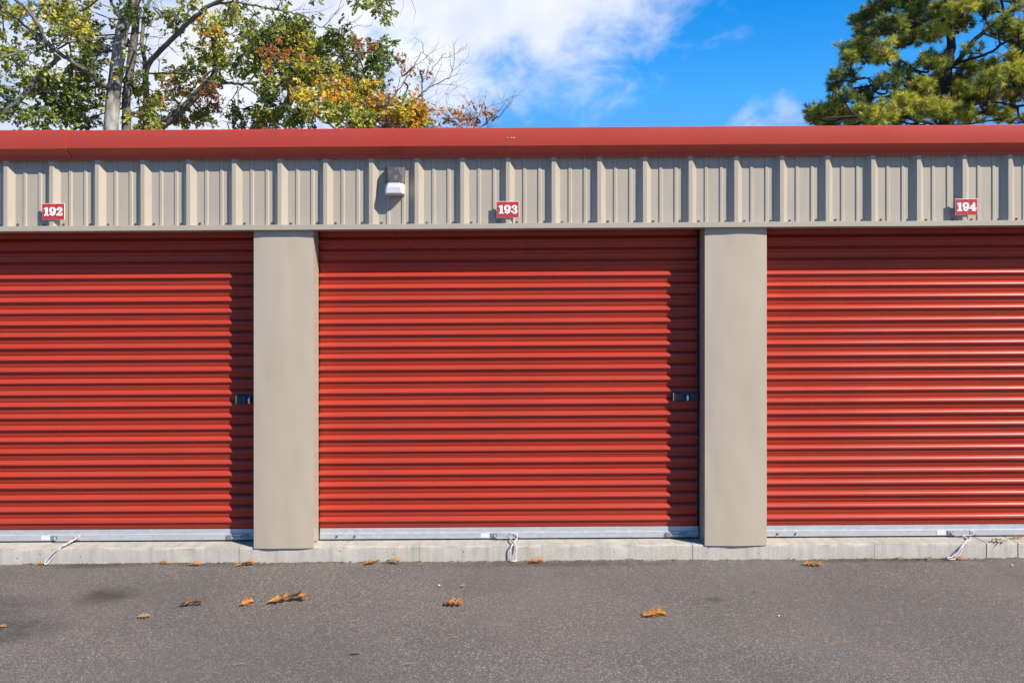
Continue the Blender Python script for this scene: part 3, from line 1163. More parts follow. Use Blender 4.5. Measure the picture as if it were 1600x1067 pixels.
def tree(name, label, Y, base_px, trunks, clumps, leaf=0.10, bark=None, dense=1.2, seed=1, skel=None, cat='tree'):
    """trunks/limbs as pixel polylines at real depths, foliage as clumps of twigs and leaves"""
    rnd = random.Random(seed)
    bp = at(base_px, 300, Y)
    root = tag(empty(name, (bp.x, Y, gz(bp.x))), label, cat, 'trees behind the storage building')
    loc = Vector((bp.x, Y, gz(bp.x)))

    def fin(mesh, nm):
        mesh.transform(Matrix.Translation(-loc))
        return link(nm, mesh, root)
    nodes = []
    for j, (nm, pl, r0, r1) in enumerate(trunks):
        mb = MB()
        sp = limb(mb, pl, r0 * (1 if nm == 'trunk' else 0.7), r1 * (1 if nm == 'trunk' else 0.7), 10 if r0 > 0.1 else 7, rnd=rnd, gnarl=0.012 if r0 > 0.1 else 0.02)
        nodes += sp
        ends = []
        if nm == 'bare_branch':
            for i in range(2, len(sp)):
                if rnd.random() < 0.36:
                    d = (sp[i] - sp[i - 1]).normalized() + Vector((rnd.gauss(0, 0.7), rnd.gauss(0, 0.5), rnd.gauss(0.25, 0.6)))
                    twigs(mb, sp[i], d, rnd.uniform(0.35, 0.8), max(0.007, r1 * 0.8), 1, rnd, ends)
        else:
            for i in range(3, len(sp)):
                if rnd.random() < 0.16:
                    d = Vector((rnd.gauss(0, 1), rnd.gauss(0, 0.6), rnd.gauss(0.3, 0.7)))
                    twigs(mb, sp[i], d, rnd.uniform(0.4, 1.0), 0.012, 1, rnd, ends)
        fin(mb.mesh(nm, m_bark if nm == 'trunk' and r0 > 0.195 else m_dbark, 60, fix=False), nm)
    # twigs from the nearest limb to each clump, then rosettes
    V, T, Cc = [], [], []
    nv = 0
    tw = MB()
    for (cx, cy, rx, ry, n, pal) in clumps:
        dy = rnd.uniform(-1.3, 1.3)
        c = at(cx, cy, Y + dy)
        s = FPX / (DIST + Y)
        a, b = rx / s, ry / s
        near = min(nodes, key=lambda q: (q - c).length)
        mid = (near + c) / 2 + Vector((rnd.gauss(0, 0.12), rnd.gauss(0, 0.12), rnd.gauss(-0.05, 0.12)))
        if (near - c).length > 0.15:
            tw.tube(spline([near, mid, c], 4), [0.026 - 0.0018 * i for i in range(9)], 5, cap=False)
        cent, outs = [], []
        n = int(n * dense)
        nsub = max(3, n // 8)
        subs = []
        for k in range(nsub):
            u = Vector((rnd.gauss(0, 1), rnd.gauss(0, 1), rnd.gauss(0, 1))).normalized() * rnd.uniform(0.35, 1.0) ** 0.6
            subs.append(c + Vector((u.x * a, u.y * (a + b) * 0.55, u.z * b)))
            tw.tube([c, (c + subs[-1]) / 2 + Vector((rnd.gauss(0, 0.05), 0, rnd.gauss(0, 0.05))), subs[-1]], [0.010, 0.007, 0.004], 3, cap=False)
        for k in range(n):
            sb = subs[k % nsub]
            p = sb + Vector((rnd.gauss(0, 0.13), rnd.gauss(0, 0.13), rnd.gauss(0, 0.11)))
            o = (p - c)
            cent.append(tuple(p))
            outs.append(tuple((o / (o.length + 1e-6)) * 0.5 + (p - sb).normalized()))
            if rnd.random() < 0.35:
                tw.tube([sb, p], [0.004, 0.0025], 3, cap=False)
        pc, w = PALS[pal]
        v, t, cl = make_leaves(cent, outs, leaf, pc, w, 9, 0.035)
        V.append(v)
        T.append(t + nv)
        Cc.append(cl)
        nv += len(v)
    if tw.v:
        fin(tw.mesh('twigs', m_dbark, None, fix=False), 'twigs')['kind'] = 'stuff'
    if V:
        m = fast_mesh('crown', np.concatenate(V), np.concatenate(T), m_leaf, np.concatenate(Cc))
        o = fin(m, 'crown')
        o['kind'] = 'stuff'
    return root


def g0(px, Y):      # photograph row of the ground below a tree at depth Y
    return HOR + EYE * FPX / (DIST + Y)


YA = 14.0
tree('oak_tree', 'big oak with pale lichened twin trunks and green autumn leaves behind the building', YA, 172,
     [('trunk', [(172, g0(172, YA), YA), (172, 400, YA), (174, 190, YA), (181, 120, YA), (188, 60, YA), (200, 18, YA), (217, -10, YA), (230, -60, YA), (228, -160, YA)], 0.20, 0.09),
      ('trunk', [(192, g0(192, YA + 0.5), YA + 0.5), (194, 320, YA + 0.5), (197, 200, YA + 0.5), (198, 150, YA + 0.5), (207, 80, YA + 0.5), (212, 30, YA + 0.5), (210, -60, YA + 0.5)], 0.13, 0.075),
      ('limb', [(228, 230, YA + 1), (228, 150, YA + 1), (228, 110, YA + 0.8), (245, 85, YA + 0.6), (272, 58, YA + 0.3), (300, 30, YA), (330, 8, YA - 0.2), (370, -14, YA - 0.4)], 0.115, 0.06),
      ('limb', [(228, 150, YA + 1), (226, 100, YA + 1), (222, 60, YA + 1.2), (228, 20, YA + 1.4), (246, -30, YA + 1.4)], 0.09, 0.05),
      ('limb', [(181, 140, YA), (160, 132, YA - 0.3), (130, 110, YA - 0.7), (100, 88, YA - 1), (72, 66, YA - 1.2), (58, 36, YA - 1.4), (40, 14, YA - 1.5), (18, -6, YA - 1.6)], 0.085, 0.045),
      ('limb', [(187, 58, YA), (150, 62, YA - 0.4), (100, 66, YA - 0.8), (68, 72, YA - 1.2), (30, 82, YA - 1.5), (-6, 95, YA - 1.7)], 0.05, 0.03),
      ('trunk', [(-76, g0(-76, YA - 1), YA - 1), (-72, 400, YA - 1), (-58, 280, YA - 1), (-30, 215, YA - 1), (0, 182, YA - 1), (30, 158, YA - 1), (60, 118, YA - 1), (94, 90, YA - 1)], 0.095, 0.05),
      ('limb', [(188, 30, YA), (178, 12, YA), (168, -14, YA), (150, -60, YA)], 0.06, 0.035),
      ('limb', [(72, 66, YA - 1.2), (50, 50, YA - 1.3), (20, 26, YA - 1.3), (-6, 2, YA - 1.3)], 0.05, 0.025),
      ('limb', [(231, 115, YA + 0.8), (262, 114, YA + 0.4), (300, 116, YA), (330, 130, YA - 0.2)], 0.035, 0.02),
      ('limb', [(360, -10, YA - 0.4), (420, -38, YA - 0.4), (500, -44, YA - 0.4), (560, -30, YA - 0.4), (602, -12, YA - 0.4)], 0.05, 0.015),
      ('bare_branch', [(330, 8, YA - 0.2), (370, 4, YA - 0.2), (400, 10, YA - 0.2), (440, 18, YA - 0.3), (470, 24, YA - 0.3), (500, 42, YA - 0.4), (530, 46, YA - 0.4)], 0.045, 0.012),
      ('bare_branch', [(370, 0, YA - 0.2), (396, 22, YA - 0.2), (414, 40, YA - 0.2), (420, 48, YA)], 0.025, 0.01),
      ('bare_branch', [(290, 40, YA), (270, 25, YA), (240, 30, YA), (220, 42, YA)], 0.02, 0.008),
      ],
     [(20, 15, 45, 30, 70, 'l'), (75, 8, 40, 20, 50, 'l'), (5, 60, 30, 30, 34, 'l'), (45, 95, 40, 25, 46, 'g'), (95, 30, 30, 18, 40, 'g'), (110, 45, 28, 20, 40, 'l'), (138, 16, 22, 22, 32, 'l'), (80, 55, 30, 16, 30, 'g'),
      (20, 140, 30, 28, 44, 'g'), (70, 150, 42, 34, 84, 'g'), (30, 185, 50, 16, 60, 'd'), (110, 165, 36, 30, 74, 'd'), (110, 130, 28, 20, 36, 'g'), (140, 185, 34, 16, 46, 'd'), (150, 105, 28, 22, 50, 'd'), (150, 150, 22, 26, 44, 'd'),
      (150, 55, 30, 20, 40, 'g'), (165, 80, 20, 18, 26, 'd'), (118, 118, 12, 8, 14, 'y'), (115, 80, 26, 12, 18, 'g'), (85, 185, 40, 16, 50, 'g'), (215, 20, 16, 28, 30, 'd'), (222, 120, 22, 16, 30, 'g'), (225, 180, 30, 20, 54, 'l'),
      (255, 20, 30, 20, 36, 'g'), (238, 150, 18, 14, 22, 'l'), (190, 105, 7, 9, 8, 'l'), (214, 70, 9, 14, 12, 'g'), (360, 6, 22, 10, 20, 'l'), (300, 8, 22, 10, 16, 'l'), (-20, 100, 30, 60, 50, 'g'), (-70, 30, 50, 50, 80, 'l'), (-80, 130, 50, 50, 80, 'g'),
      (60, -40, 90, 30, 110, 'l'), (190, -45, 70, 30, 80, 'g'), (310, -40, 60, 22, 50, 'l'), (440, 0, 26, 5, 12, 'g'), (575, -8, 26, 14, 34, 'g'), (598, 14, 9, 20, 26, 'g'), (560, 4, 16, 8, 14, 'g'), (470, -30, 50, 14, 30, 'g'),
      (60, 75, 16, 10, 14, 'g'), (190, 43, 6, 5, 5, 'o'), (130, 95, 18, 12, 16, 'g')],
     seed=3, dense=1.05)
YB = 16.0
tree('oak_tree', 'spreading green and rust leaved oak with a forked limb beside the twin trunked oak', YB, 262,
     [('trunk', [(215, g0(215, YB), YB), (218, 420, YB), (228, 260, YB), (246, 205, YB), (275, 180, YB), (302, 154, YB), (322, 132, YB), (334, 118, YB), (336, 90, YB), (332, 60, YB)], 0.17, 0.05),
      ('limb', [(334, 118, YB), (350, 128, YB - 0.2), (372, 132, YB - 0.4), (400, 130, YB - 0.5), (420, 124, YB - 0.6), (440, 110, YB - 0.7)], 0.06, 0.03),
      ('limb', [(284, 172, YB), (281, 164, YB), (270, 150, YB), (258, 142, YB)], 0.04, 0.02),
      ('bare_branch', [(375, 132, YB - 0.4), (392, 142, YB), (410, 156, YB), (424, 164, YB)], 0.025, 0.01),
      ('bare_branch', [(372, 134, YB), (366, 150, YB), (354, 164, YB), (344, 178, YB)], 0.02, 0.008),
      ('bare_branch', [(378, 134, YB), (372, 150, YB), (374, 170, YB)], 0.016, 0.008)],
     [(270, 125, 20, 16, 32, 'l'), (285, 112, 24, 12, 30, 'g'), (312, 112, 20, 12, 28, 'g'), (345, 40, 34, 18, 50, 'l'), (320, 45, 18, 16, 20, 'y'), (350, 70, 34, 18, 44, 'l'), (312, 76, 18, 14, 28, 'l'), (325, 88, 14, 12, 22, 'y'), (375, 45, 26, 22, 40, 'g'),
      (345, 108, 18, 14, 30, 'g'), (385, 85, 26, 24, 50, 'd'), (385, 112, 16, 12, 26, 'l'), (318, 138, 12, 10, 14, 'r'), (334, 154, 14, 14, 28, 'r'), (283, 145, 12, 8, 18, 'o'), (249, 158, 10, 7, 10, 'o'), (275, 135, 14, 10, 12, 'b'),
      (290, 188, 22, 12, 30, 'l'), (320, 180, 20, 14, 30, 'g'), (355, 192, 30, 10, 26, 'd'), (240, 185, 22, 16, 34, 'l'), (366, 180, 16, 14, 24, 'd'), (262, 172, 22, 18, 26, 'l'), (308, 40, 12, 8, 10, 'o'), (400, 55, 22, 24, 40, 'g')],
     seed=8, dense=0.95)
YC = 15.0
tree('oak_tree', 'round crowned green oak with dark bent limb between the rust oak and yellow maple', YC, 470,
     [('trunk', [(380, g0(380, YC), YC), (384, 400, YC), (388, 240, YC), (404, 196, YC), (420, 182, YC), (440, 172, YC), (454, 154, YC), (454, 130, YC), (450, 105, YC), (452, 80, YC)], 0.19, 0.06),
      ('limb', [(454, 130, YC), (470, 110, YC - 0.2), (500, 95, YC - 0.4), (540, 85, YC - 0.5), (580, 82, YC - 0.5), (602, 88, YC - 0.5)], 0.045, 0.015),
      ('limb', [(452, 112, YC), (430, 90, YC - 0.4), (415, 70, YC - 0.5)], 0.04, 0.02)],
     [(430, 60, 30, 22, 80, 'g'), (475, 62, 32, 24, 90, 'l'), (415, 90, 24, 26, 70, 'g'), (460, 95, 34, 26, 110, 'g'), (500, 80, 30, 22, 76, 'g'), (480, 120, 30, 18, 70, 'l'), (500, 118, 22, 16, 42, 'l'), (425, 122, 20, 16, 44, 'g'), (432, 92, 10, 7, 14, 'r'), (484, 46, 12, 14, 26, 'g'),
      (455, 42, 16, 10, 22, 'g'), (524, 58, 18, 10, 26, 'd'), (540, 78, 22, 16, 44, 'g'), (574, 92, 22, 12, 34, 'd'), (594, 84, 20, 18, 48, 'd'), (562, 72, 12, 8, 14, 'b'), (545, 112, 26, 12, 44, 'g'), (570, 118, 18, 12, 26, 'g'), (592, 128, 10, 14, 18, 'd'), (425, 165, 18, 16, 26, 'd'), (440, 182, 30, 14, 46, 'l'),
      (470, 185, 22, 14, 34, 'd'), (425, 150, 16, 12, 14, 'd'), (415, 190, 24, 10, 24, 'l'), (440, 130, 12, 10, 14, 'b'), (405, 60, 18, 16, 26, 'g'), (478, 105, 10, 10, 14, 'b')],
     seed=14)
YD = 13.0
tree('maple_tree', 'low yellow and orange maple crown showing above the red gutter', YD, 560,
     [('trunk', [(560, g0(560, YD), YD), (560, 380, YD), (556, 260, YD), (548, 200, YD), (540, 170, YD), (535, 150, YD)], 0.12, 0.03),
      ('limb', [(552, 225, YD), (580, 195, YD), (605, 178, YD), (620, 170, YD)], 0.05, 0.02),
      ('limb', [(550, 215, YD), (525, 200, YD), (500, 185, YD), (485, 165, YD)], 0.05, 0.02)],
     [(490, 155, 26, 14, 56, 'y'), (520, 150, 26, 16, 60, 'y'), (545, 140, 26, 14, 50, 'l'), (570, 160, 26, 18, 66, 'l'), (540, 172, 26, 16, 60, 'y'), (560, 184, 26, 12, 50, 'l'), (584, 150, 16, 20, 36, 'y'), (600, 170, 20, 18, 44, 'o'), (532, 135, 10, 8, 16, 'o'), (500, 170, 18, 12, 24, 'l'),
      (625, 180, 26, 14, 54, 'o'), (650, 180, 20, 12, 50, 'o'), (660, 190, 14, 8, 24, 'y'), (610, 192, 26, 8, 34, 'b'), (640, 172, 14, 8, 22, 'y'), (575, 195, 20, 6, 20, 'r')],
     leaf=0.105, seed=21)
YE = 12.5
tree('bare_tree', 'thin nearly leafless tree with dark twigs and a few brown leaves', YE, 606,
     [('trunk', [(606, g0(606, YE), YE), (604, 380, YE), (600, 230, YE), (598, 185, YE)], 0.06, 0.035),
      ('bare_branch', [(598, 190, YE), (602, 168, YE), (618, 148, YE), (634, 124, YE), (645, 106, YE), (656, 88, YE), (661, 80, YE)], 0.030, 0.008),
      ('bare_branch', [(598, 190, YE), (622, 172, YE), (648, 156, YE), (666, 142, YE), (690, 128, YE), (704, 118, YE), (709, 98, YE)], 0.030, 0.008),
      ('bare_branch', [(660, 146, YE), (660, 130, YE), (672, 112, YE), (684, 96, YE), (698, 84, YE)], 0.018, 0.007)],
     [(627, 105, 9, 8, 5, 'r'), (662, 114, 6, 6, 3, 'b'), (633, 148, 4, 6, 3, 'b')],
     leaf=0.08, seed=31)
YF = 12.0
tree('bare_tree', 'small reddish brown treetop with twigs just over the gutter against blue sky', YF, 735,
     [('trunk', [(738, g0(738, YF), YF), (738, 380, YF), (737, 250, YF), (736, 205, YF)], 0.045, 0.025),
      ('bare_branch', [(736, 215, YF), (742, 192, YF), (752, 176, YF), (760, 166, YF)], 0.016, 0.005),
      ('bare_branch', [(736, 215, YF), (752, 198, YF), (768, 190, YF), (782, 182, YF)], 0.014, 0.005),
      ('bare_branch', [(736, 218, YF), (722, 200, YF), (712, 190, YF), (700, 186, YF)], 0.016, 0.006)],
     [(700, 192, 14, 6, 16, 'b'), (716, 186, 10, 8, 14, 'r'), (732, 178, 8, 7, 8, 'b'), (740, 194, 12, 6, 12, 'r'), (758, 166, 6, 5, 4, 'b'), (778, 182, 8, 6, 5, 'b')],
     leaf=0.075, dense=0.8, seed=37)


def pine(label, Y, base_px, trunks, clumps, seed):
    rnd = random.Random(seed)
    bp = at(base_px, 300, Y)
    loc = Vector((bp.x, Y, gz(bp.x)))
    root = tag(empty('pine_tree', loc), label, 'tree', 'trees behind the storage building')

    def fin(mesh, nm):
        mesh.transform(Matrix.Translation(-loc))
        return link(nm, mesh, root)
    nodes = []
    for nm, pl, r0, r1 in trunks:
        mb = MB()
        sp = limb(mb, pl, r0 * (0.85 if nm == 'trunk' else 0.7), r1 * 0.7, 9, rnd=rnd, gnarl=0.015)
        nodes += sp
        ends = []
        for i in range(3, len(sp)):
            if rnd.random() < 0.3:
                twigs(mb, sp[i], Vector((rnd.gauss(0, 1), rnd.gauss(0, 0.8), rnd.gauss(0.3, 0.6))), rnd.uniform(0.2, 0.5), 0.009, 1, rnd, ends)
        fin(mb.mesh(nm, m_pbark, 60, fix=False), nm)
    tw = MB()
    C, D, K = [], [], []
    s = FPX / (DIST + Y)
    for cx, cy, rx, ry, n, tone in clumps:
        c = at(cx, cy, Y + rnd.uniform(-1.2, 1.0))
        a, b = rx / s, ry / s
        near = min(nodes, key=lambda q: (q - c).length + (0.3 if q.z > c.z else 0))
        low = c + Vector((0, 0, -b * 0.45))
        tw.tube(spline([near, (near + low) / 2 + Vector((rnd.gauss(0, 0.08), 0, rnd.gauss(-0.08, 0.06))), low], 4), [0.03 - 0.002 * i for i in range(9)], 5, cap=False)
        n = int(n * 2.3)
        ns = max(3, n // 7)
        subs = []
        for k in range(ns):
            u = Vector((rnd.gauss(0, 1), rnd.gauss(0, 1), rnd.gauss(0.1, 0.9))).normalized() * rnd.uniform(0.3, 1) ** 0.6
            q = c + Vector((u.x * a, u.y * (a + b) * 0.5, u.z * b))
            subs.append(q)
            tw.tube([low, (low + q) / 2 + Vector((rnd.gauss(0, 0.05), 0, -0.04)), q], [0.012, 0.009, 0.006], 3, cap=False)
        for k in range(n):
            q = subs[k % ns]
            d = Vector((rnd.gauss(0, 0.8), rnd.gauss(0, 0.8), rnd.gauss(0.55, 0.6))).normalized()
            p = q + d * rnd.uniform(0.03, 0.20)
            if rnd.random() < 0.5:
                tw.tube([q, p], [0.006, 0.004], 3, cap=False)
            C.append(tuple(p))
            D.append(tuple(d))
            K.append(tone)
    C, D, K = np.array(C), np.array(D), np.array(K)
    per = 52
    N = len(C) * per
    Cn, Dn, Kn = np.repeat(C, per, 0), np.repeat(D, per, 0), np.repeat(K, per)
    t = rng.uniform(-0.07, 0.02, N)[:, None]
    d = rng.normal(size=(N, 3)) * 0.62 + Dn * 0.75
    d /= np.linalg.norm(d, axis=1, keepdims=True)
    L = rng.uniform(0.085, 0.15, N)[:, None]
    side = np.cross(d, rng.normal(size=(N, 3)))
    side /= np.linalg.norm(side, axis=1, keepdims=True)
    w = rng.uniform(0.0036, 0.0062, N)[:, None]
    base = Cn + Dn * t
    v = np.stack([base - side * w, base + side * w, base + d * L], axis=1).reshape(-1, 3)
    tri = np.arange(N * 3).reshape(-1, 3)
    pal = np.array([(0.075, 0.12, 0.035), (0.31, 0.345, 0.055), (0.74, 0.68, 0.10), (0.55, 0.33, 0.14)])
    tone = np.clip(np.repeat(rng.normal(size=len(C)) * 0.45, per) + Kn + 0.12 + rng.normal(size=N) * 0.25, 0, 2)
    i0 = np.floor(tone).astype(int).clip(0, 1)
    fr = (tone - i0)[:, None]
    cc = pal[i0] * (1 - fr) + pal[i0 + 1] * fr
    brown = np.repeat(rng.random(len(C)) < 0.05, per)
    cc[brown] = pal[3]
    cc *= rng.uniform(0.7, 1.3, N)[:, None]
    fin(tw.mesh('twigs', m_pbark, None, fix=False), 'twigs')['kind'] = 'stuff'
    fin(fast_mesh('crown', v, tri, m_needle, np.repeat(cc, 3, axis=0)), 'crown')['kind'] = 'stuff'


YP = 13.0
pine('tall pine with dark limbs and tufted yellow green needles', YP, 1480,
     [('trunk', [(1470, g0(1470, YP), YP), (1472, 400, YP), (1474, 220, YP), (1479, 150, YP), (1481, 110, YP), (1486, 70, YP), (1486, 40, YP), (1480, -20, YP), (1478, -120, YP)], 0.19, 0.08),
      ('limb', [(1483, 106, YP), (1500, 92, YP - 0.2), (1520, 66, YP - 0.3), (1545, 44, YP - 0.4), (1570, 24, YP - 0.5), (1604, 8, YP - 0.6), (1650, -20, YP - 0.6)], 0.085, 0.04),
      ('limb', [(1488, 100, YP), (1520, 92, YP - 0.4), (1548, 82, YP - 0.6), (1572, 66, YP - 0.8), (1610, 62, YP - 0.8)], 0.05, 0.03),
      ('limb', [(1476, 140, YP), (1455, 126, YP - 0.3), (1428, 110, YP - 0.6), (1404, 92, YP - 0.8), (1380, 86, YP - 0.8)], 0.055, 0.025),
      ('limb', [(1476, 165, YP), (1450, 150, YP - 0.3), (1420, 142, YP - 0.6), (1380, 136, YP - 0.8), (1352, 122, YP - 1)], 0.05, 0.02),
      ('limb', [(1474, 200, YP), (1440, 190, YP - 0.4), (1400, 182, YP - 0.8), (1350, 182, YP - 1), (1290, 184, YP - 1.2)], 0.06, 0.02),
      ('limb', [(1478, 180, YP), (1510, 168, YP - 0.3), (1545, 160, YP - 0.6), (1590, 166, YP - 0.8)], 0.05, 0.02),
      ('limb', [(1486, 56, YP), (1460, 44, YP - 0.4), (1420, 34, YP - 0.6), (1370, 30, YP - 0.8)], 0.05, 0.02),
      ('limb', [(1463, 230, YP + 1), (1462, 190, YP + 1), (1450, 172, YP + 1)], 0.09, 0.04)],
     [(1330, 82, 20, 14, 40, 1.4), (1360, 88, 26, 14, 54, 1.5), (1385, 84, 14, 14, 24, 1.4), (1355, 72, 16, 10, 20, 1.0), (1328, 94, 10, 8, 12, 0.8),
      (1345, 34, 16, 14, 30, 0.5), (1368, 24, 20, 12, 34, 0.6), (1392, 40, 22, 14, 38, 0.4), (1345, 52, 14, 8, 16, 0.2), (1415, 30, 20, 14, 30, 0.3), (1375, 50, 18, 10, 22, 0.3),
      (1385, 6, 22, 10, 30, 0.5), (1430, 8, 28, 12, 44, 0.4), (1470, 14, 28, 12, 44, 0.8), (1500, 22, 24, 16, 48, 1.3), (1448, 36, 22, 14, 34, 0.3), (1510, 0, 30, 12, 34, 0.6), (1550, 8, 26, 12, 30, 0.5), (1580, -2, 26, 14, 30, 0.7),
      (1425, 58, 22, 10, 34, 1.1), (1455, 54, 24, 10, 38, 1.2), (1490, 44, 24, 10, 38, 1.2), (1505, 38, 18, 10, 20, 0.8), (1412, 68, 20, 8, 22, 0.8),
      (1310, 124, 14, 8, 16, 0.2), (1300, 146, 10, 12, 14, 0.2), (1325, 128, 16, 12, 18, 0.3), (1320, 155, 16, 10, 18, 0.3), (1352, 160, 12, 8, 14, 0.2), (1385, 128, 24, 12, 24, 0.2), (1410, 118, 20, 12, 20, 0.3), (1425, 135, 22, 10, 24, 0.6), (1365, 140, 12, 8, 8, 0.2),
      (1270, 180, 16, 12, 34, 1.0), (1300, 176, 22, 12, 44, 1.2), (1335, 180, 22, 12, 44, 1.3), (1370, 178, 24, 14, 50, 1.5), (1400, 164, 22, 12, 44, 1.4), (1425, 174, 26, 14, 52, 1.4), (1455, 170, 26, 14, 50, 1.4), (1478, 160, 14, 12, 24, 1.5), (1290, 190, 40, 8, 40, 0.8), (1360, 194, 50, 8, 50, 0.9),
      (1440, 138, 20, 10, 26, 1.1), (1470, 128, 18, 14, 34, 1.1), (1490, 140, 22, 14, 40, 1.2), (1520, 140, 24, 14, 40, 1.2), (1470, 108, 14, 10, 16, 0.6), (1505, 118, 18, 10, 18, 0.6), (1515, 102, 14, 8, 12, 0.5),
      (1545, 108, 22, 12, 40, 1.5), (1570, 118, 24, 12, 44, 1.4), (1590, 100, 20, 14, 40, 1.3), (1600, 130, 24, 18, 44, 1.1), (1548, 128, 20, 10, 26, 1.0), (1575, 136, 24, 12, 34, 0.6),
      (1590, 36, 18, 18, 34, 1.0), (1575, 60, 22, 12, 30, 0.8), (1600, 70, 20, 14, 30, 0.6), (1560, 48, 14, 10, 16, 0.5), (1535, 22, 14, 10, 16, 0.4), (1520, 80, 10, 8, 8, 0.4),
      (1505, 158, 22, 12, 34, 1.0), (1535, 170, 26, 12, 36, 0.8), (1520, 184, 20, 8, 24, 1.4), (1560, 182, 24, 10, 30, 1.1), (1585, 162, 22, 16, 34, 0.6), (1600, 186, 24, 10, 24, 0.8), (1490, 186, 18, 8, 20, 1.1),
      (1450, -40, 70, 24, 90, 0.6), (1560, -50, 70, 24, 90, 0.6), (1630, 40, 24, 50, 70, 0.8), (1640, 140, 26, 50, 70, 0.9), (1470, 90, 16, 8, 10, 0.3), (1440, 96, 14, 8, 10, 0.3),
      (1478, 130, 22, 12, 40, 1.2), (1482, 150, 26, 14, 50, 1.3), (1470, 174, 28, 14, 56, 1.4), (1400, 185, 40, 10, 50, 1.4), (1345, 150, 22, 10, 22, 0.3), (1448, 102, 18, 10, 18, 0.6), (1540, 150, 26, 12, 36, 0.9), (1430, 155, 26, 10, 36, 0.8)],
     seed=5)


# ------------------------------------------------------------------ fallen leaves
def oak_leaf(L, seed, curl, fold, tint):
    """pin-oak leaf: pointed lobes either side of a rib, dried and curled, with stalk"""
    rnd = random.Random(seed)
    st = [0.0, 0.08, 0.16, 0.23, 0.30, 0.36, 0.43, 0.50, 0.57, 0.63, 0.70, 0.77, 0.84, 0.92, 1.0]
    wd = [0.01, 0.03, 0.06, 0.26, 0.10, 0.10, 0.42, 0.13, 0.12, 0.48, 0.14, 0.10, 0.30, 0.08, 0.0]
    fw = [0, 0, 0, 0.07, 0, 0, 0.12, 0, 0, 0.16, 0, 0, 0.12, 0, 0]
    sub = 3
    vs, fs, n = [], [], len(st)
    twist = rnd.uniform(-0.35, 0.35)
    bend = rnd.uniform(0.5, 1.5) * curl
    for i, t in enumerate(st):
        for sgn in (-1, 1):
            w = wd[i] * rnd.uniform(0.7, 1.15)
            for k in range(sub + 1):
                q = k / sub
                a = w * q
                ang = fold * q * (0.7 + 0.6 * rnd.random()) * (1 if sgn > 0 else rnd.uniform(0.6, 1.3))
                x = t - 0.5 + fw[i] * q
                y = sgn * a * math.cos(ang)
                z = a * math.sin(ang)
                z += 0.075 * curl * math.sin(t * 9 + seed + 2.0 * sgn) * q
                vs.append([x, y, z])
    row = 2 * (sub + 1)
    for i in range(n - 1):
        for sgn in (0, 1):
            for k in range(sub):
                a = i * row + sgn * (sub + 1) + k
                fs.append((a, a + 1, a + row + 1, a + row))
    # curl along the length and twist
    out = []
    for x, y, z in vs:
        th = bend * x
        if abs(bend) > 1e-3:
            rad = 1 / bend
            X, Z = (rad - z) * math.sin(th), rad - (rad - z) * math.cos(th)
        else:
            X, Z = x, z
        tw = twist * x
        out.append((X, y * math.cos(tw) - Z * math.sin(tw), y * math.sin(tw) + Z * math.cos(tw)))
    mb = MB()
    mb.add([Vector(p) * L for p in out], fs)
    p0 = Vector(out[0]) * L
    d = (p0 - Vector(out[2 * row]) * L).normalized()
    mb.tube([p0, p0 + d * L * 0.12, p0 + d * L * 0.22 + Vector((0, 0, 0.03 * L))], [0.0016, 0.0013, 0.0016], 4)
    m = mb.mesh('fallen_leaf', m_fallen, None, fix=False)
    a = m.color_attributes.new('tint', 'FLOAT_COLOR', 'POINT')
    for i in range(len(m.vertices)):
        f = rnd.uniform(0.8, 1.15)
        a.data[i].color = (tint[0] * f, tint[1] * f, tint[2] * f, 1)
    m.shade_smooth()
    m.set_sharp_from_angle(angle=R(50))
    return m


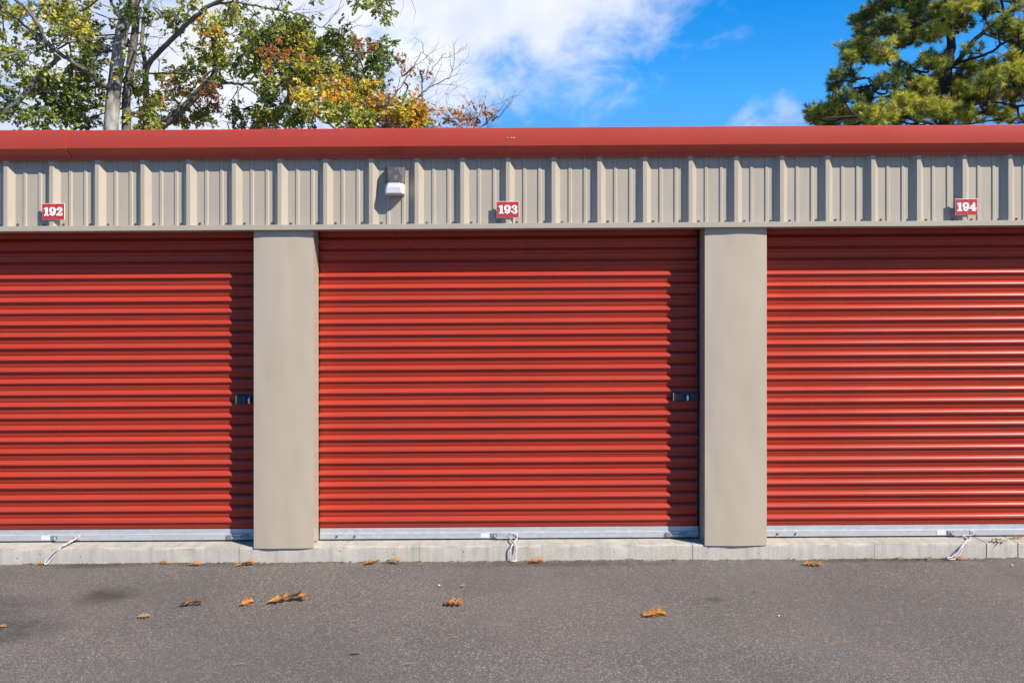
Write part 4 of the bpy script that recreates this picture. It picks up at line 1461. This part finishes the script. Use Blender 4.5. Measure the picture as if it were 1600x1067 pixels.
LORA, LBRN, LTAN, LYEL = (0.54, 0.21, 0.04), (0.40, 0.18, 0.06), (0.42, 0.235, 0.10), (0.52, 0.23, 0.04)
LEAVES = [
    # px, py, length px, yaw, curl, fold, roll, tint, label, surface height
    (224, 965.5, 26, 12, 0.5, 1.2, 0, LTAN, 'small narrow tan oak leaf, leftmost of the row lying on the asphalt', 0),
    (298, 947, 44, 15, 1.3, 1.0, 0, LBRN, 'curled brown oak leaf just right of the narrow tan leaf on the asphalt', 0),
    (386, 945, 30, 50, 1.2, 1.2, 0, LORA, 'small curled orange leaf beside the largest orange leaf on the asphalt', 0),
    (450, 941, 72, 22, 1.5, 0.9, 0, LORA, 'largest orange oak leaf, spiky and curled, on the asphalt before the first pillar', 0),
    (387, 882, 36, 28, 1.4, 1.0, 0, LYEL, 'bright orange curled leaf against the kerb under the first pillar', 0),
    (304, 884, 24, 5, 0.8, 0.8, 0, LORA, 'small orange leaf at the kerb, second to the left of the first pillar', 0),
    (256, 881, 16, -10, 0.6, 0.6, 0, LBRN, 'tiny reddish leaf scrap at the kerb below the 192 door', 0),
    (580, 881.5, 34, 40, 1.5, 1.1, 0, LORA, 'orange leaf with raised tip at the kerb, nearer the first pillar of a pair', 0),
    (615, 881.5, 32, -25, 1.5, 1.1, 0, LORA, 'dark orange leaf with forked tips at the kerb, right one of a pair', 0),
    (708, 946, 40, -5, 1.3, 1.3, 0, LORA, 'boat shaped orange leaf with raised point on the asphalt before the 193 door', 0),
    (838, 880.5, 30, 10, 1.2, 1.0, 0, LORA, 'orange leaf at the kerb just right of the hanging rope loop', 0),
    (1021, 963, 54, 25, 0.9, 0.5, 0, LORA, 'flat orange oak leaf alone on the asphalt before the second pillar', 0),
    (1270, 884, 36, -10, 1.0, 0.8, 0, LYEL, 'yellow orange leaf on the asphalt near the kerb right of the second pillar', 0),
    (1445, 872.5, 18, 70, 1.2, 0.8, 0, LORA, 'small orange leaf leaning on the kerb below the 194 door', 0),
    (1404, 875.5, 16, 30, 1.0, 0.9, 0, LBRN, 'small dark brown leaf scrap at the kerb below the 194 door', 0),
    (1499, 876.5, 16, -30, 1.1, 0.9, 0, LORA, 'tiny orange leaf beside the end of the crumpled rope', 0),
    (1559, 847.5, 32, -12, 0.7, 0.7, 0, LBRN, 'brown oak leaf lying on top of the concrete kerb', KT),
    (1588, 841.5, 24, 8, 0.6, 0.9, 0, LBRN, 'brown leaf on the kerb top against the bar of the 194 door', KT),
    (555, 1023.5, 22, 6, 0.7, 1.2, 0, LTAN, 'thin tan leaf curled on the asphalt near the bottom of the picture', 0),
    (64, 883, 14, 0, 1.0, 0.7, 0, LORA, 'tiny orange leaf at the end of the slung rope', 0),
    (4, 981, 15, 5, 0.4, 1.3, 0, LTAN, 'thin tan leaf at the left edge on the dark oil stain', 0),
    (1182, 925, 9, 60, 0.4, 0.5, 0, LTAN, 'tiny pale leaf fragment on the asphalt before the second pillar', 0),
    (724, 917, 10, 30, 0.6, 0.8, 0, LTAN, 'tiny pale curled leaf fragment on the asphalt before the 193 door', 0),
]
for i, (px, py, lpx, yaw, curl, fold, roll, tint, label, zz) in enumerate(LEAVES):
    p = on_ground(px, py, zz)
    d = p.y + DIST
    L = 0.84 * lpx * d / FPX
    m = oak_leaf(L, 100 + i * 7, -curl * 0.34, fold * 0.28, tint)
    rx = R(random.Random(i).uniform(-22, 26)) + R(roll)
    o = link('fallen_leaf', m, None, None, (rx, 0, R(yaw)))
    M4 = o.rotation_euler.to_matrix()
    zmin = min((M4 @ v.co).z for v in m.vertices)
    ymax = max((M4 @ v.co).y for v in m.vertices)
    ycap = 0.13 if zz else -0.008
    o.location = (p.x, min(p.y, ycap - ymax), p.z - zmin + (0.006 if not zz else 0.003) + (0.003 if p.y < -0.2 else 0.006))
    tag(o, label, 'leaf', 'fallen oak leaves')

# crumbs of leaf and grit gathered along the foot of the kerb
rl = random.Random(77)
V, F, Cl = [], [], []


def chip(x, y, z, s, c):
    o = len(V)
    a = rl.uniform(0, 6.28)
    k = rl.choice((3, 4, 5))
    tz = rl.uniform(0.1, 0.7) * s
    for j in range(k):
        t = a + j * 6.283 / k
        V.append((x + math.cos(t) * s * rl.uniform(0.5, 1.3), y + math.sin(t) * s * rl.uniform(0.3, 0.8), z + tz * rl.random() + 0.004))
        Cl.append(c)
    for j in range(1, k - 1):
        F.append((o, o + j, o + j + 1))


dens = [(-3.4, -2.2, 40), (-2.7, -1.5, 46), (-1.4, -0.5, 34), (-0.2, 0.9, 60), (0.5, 1.9, 34), (2.0, 2.4, 14), (2.3, 3.1, 70), (-3.4, 3.6, 80)]
for a, b, n in dens:
    for _ in range(int(n * 1.8)):
        x = rl.uniform(a, b)
        y = -abs(rl.gauss(0, 0.022)) - 0.006
        c = rl.choice([(0.28, 0.10, 0.04), (0.20, 0.09, 0.045), (0.40, 0.22, 0.10), (0.10, 0.06, 0.04), (0.42, 0.14, 0.05)])
        chip(x, y, gz(x) + 0.004, rl.uniform(0.004, 0.012), c)
lm = fast_mesh('leaf_litter', np.array(V), np.array(F), m_fallen, np.array(Cl))
tag(link('leaf_litter', lm), 'brown crumbs of leaf and grit gathered along the foot of the kerb', 'litter', kind='stuff')

# pine needles strewn over the asphalt
mb = MB()
spots = [(378, 1041), (430, 1059), (552, 972), (636, 1040), (585, 1056), (944, 1005), (1150, 993), (1184, 994), (1425, 1006), (1305, 1008), (1204, 972), (1238, 890), (710, 1000), (500, 978), (1300, 1010), (1560, 900), (1390, 974), (920, 1050), (1100, 1020)]
for sx, sy in spots:
    for j in range(rl.choice((2, 3, 3))):
        p = on_ground(sx + rl.uniform(-7, 7), sy + rl.uniform(-2, 2))
        a = rl.gauss(0.2, 0.35)
        l = rl.uniform(0.03, 0.065)
        d = Vector((math.cos(a), math.sin(a), 0.0)) * l
        z = Vector((0, 0, 0.010))
        mb.tube([p + z - d / 2, p + z + Vector((0, 0.003, 0.003)), p + z + d / 2], 0.0009, 3)
tag(mb.build('pine_needles', Mat('dry_needles', (0.46, 0.31, 0.14), 0.7).m, slope=False, fix=False), 'dry tan pine needles strewn over the asphalt', 'needles', kind='stuff')

# pale pebbles
for i, (px, py, s, label) in enumerate(((686, 915.5, 0.006, 'white chip of stone on the asphalt before the 193 door'), (1217, 963, 0.005, 'white pebble on the asphalt below the second pillar'), (1581, 884, 0.006, 'cream pebble on the asphalt near the kerb end'))):
    p = on_ground(px, py)
    mb = MB()
    rp = random.Random(i)
    rings = []
    for k in range(1, 6):
        th = math.pi * k / 6
        rings.append([(s * 1.4 * math.sin(th) * math.cos(t) * rp.uniform(0.85, 1.1), s * math.sin(th) * math.sin(t) * rp.uniform(0.85, 1.1), s * 0.6 * (1 + math.cos(math.pi - th))) for t in [q * math.pi / 4 for q in range(8)]])
    loft(mb, rings)
    tag(link('pebble', mb.mesh('pebble', m_white, 60), None, p + Vector((0, 0, 0.003)), (0, 0, i)), label, 'stone', 'pale pebbles on the asphalt')
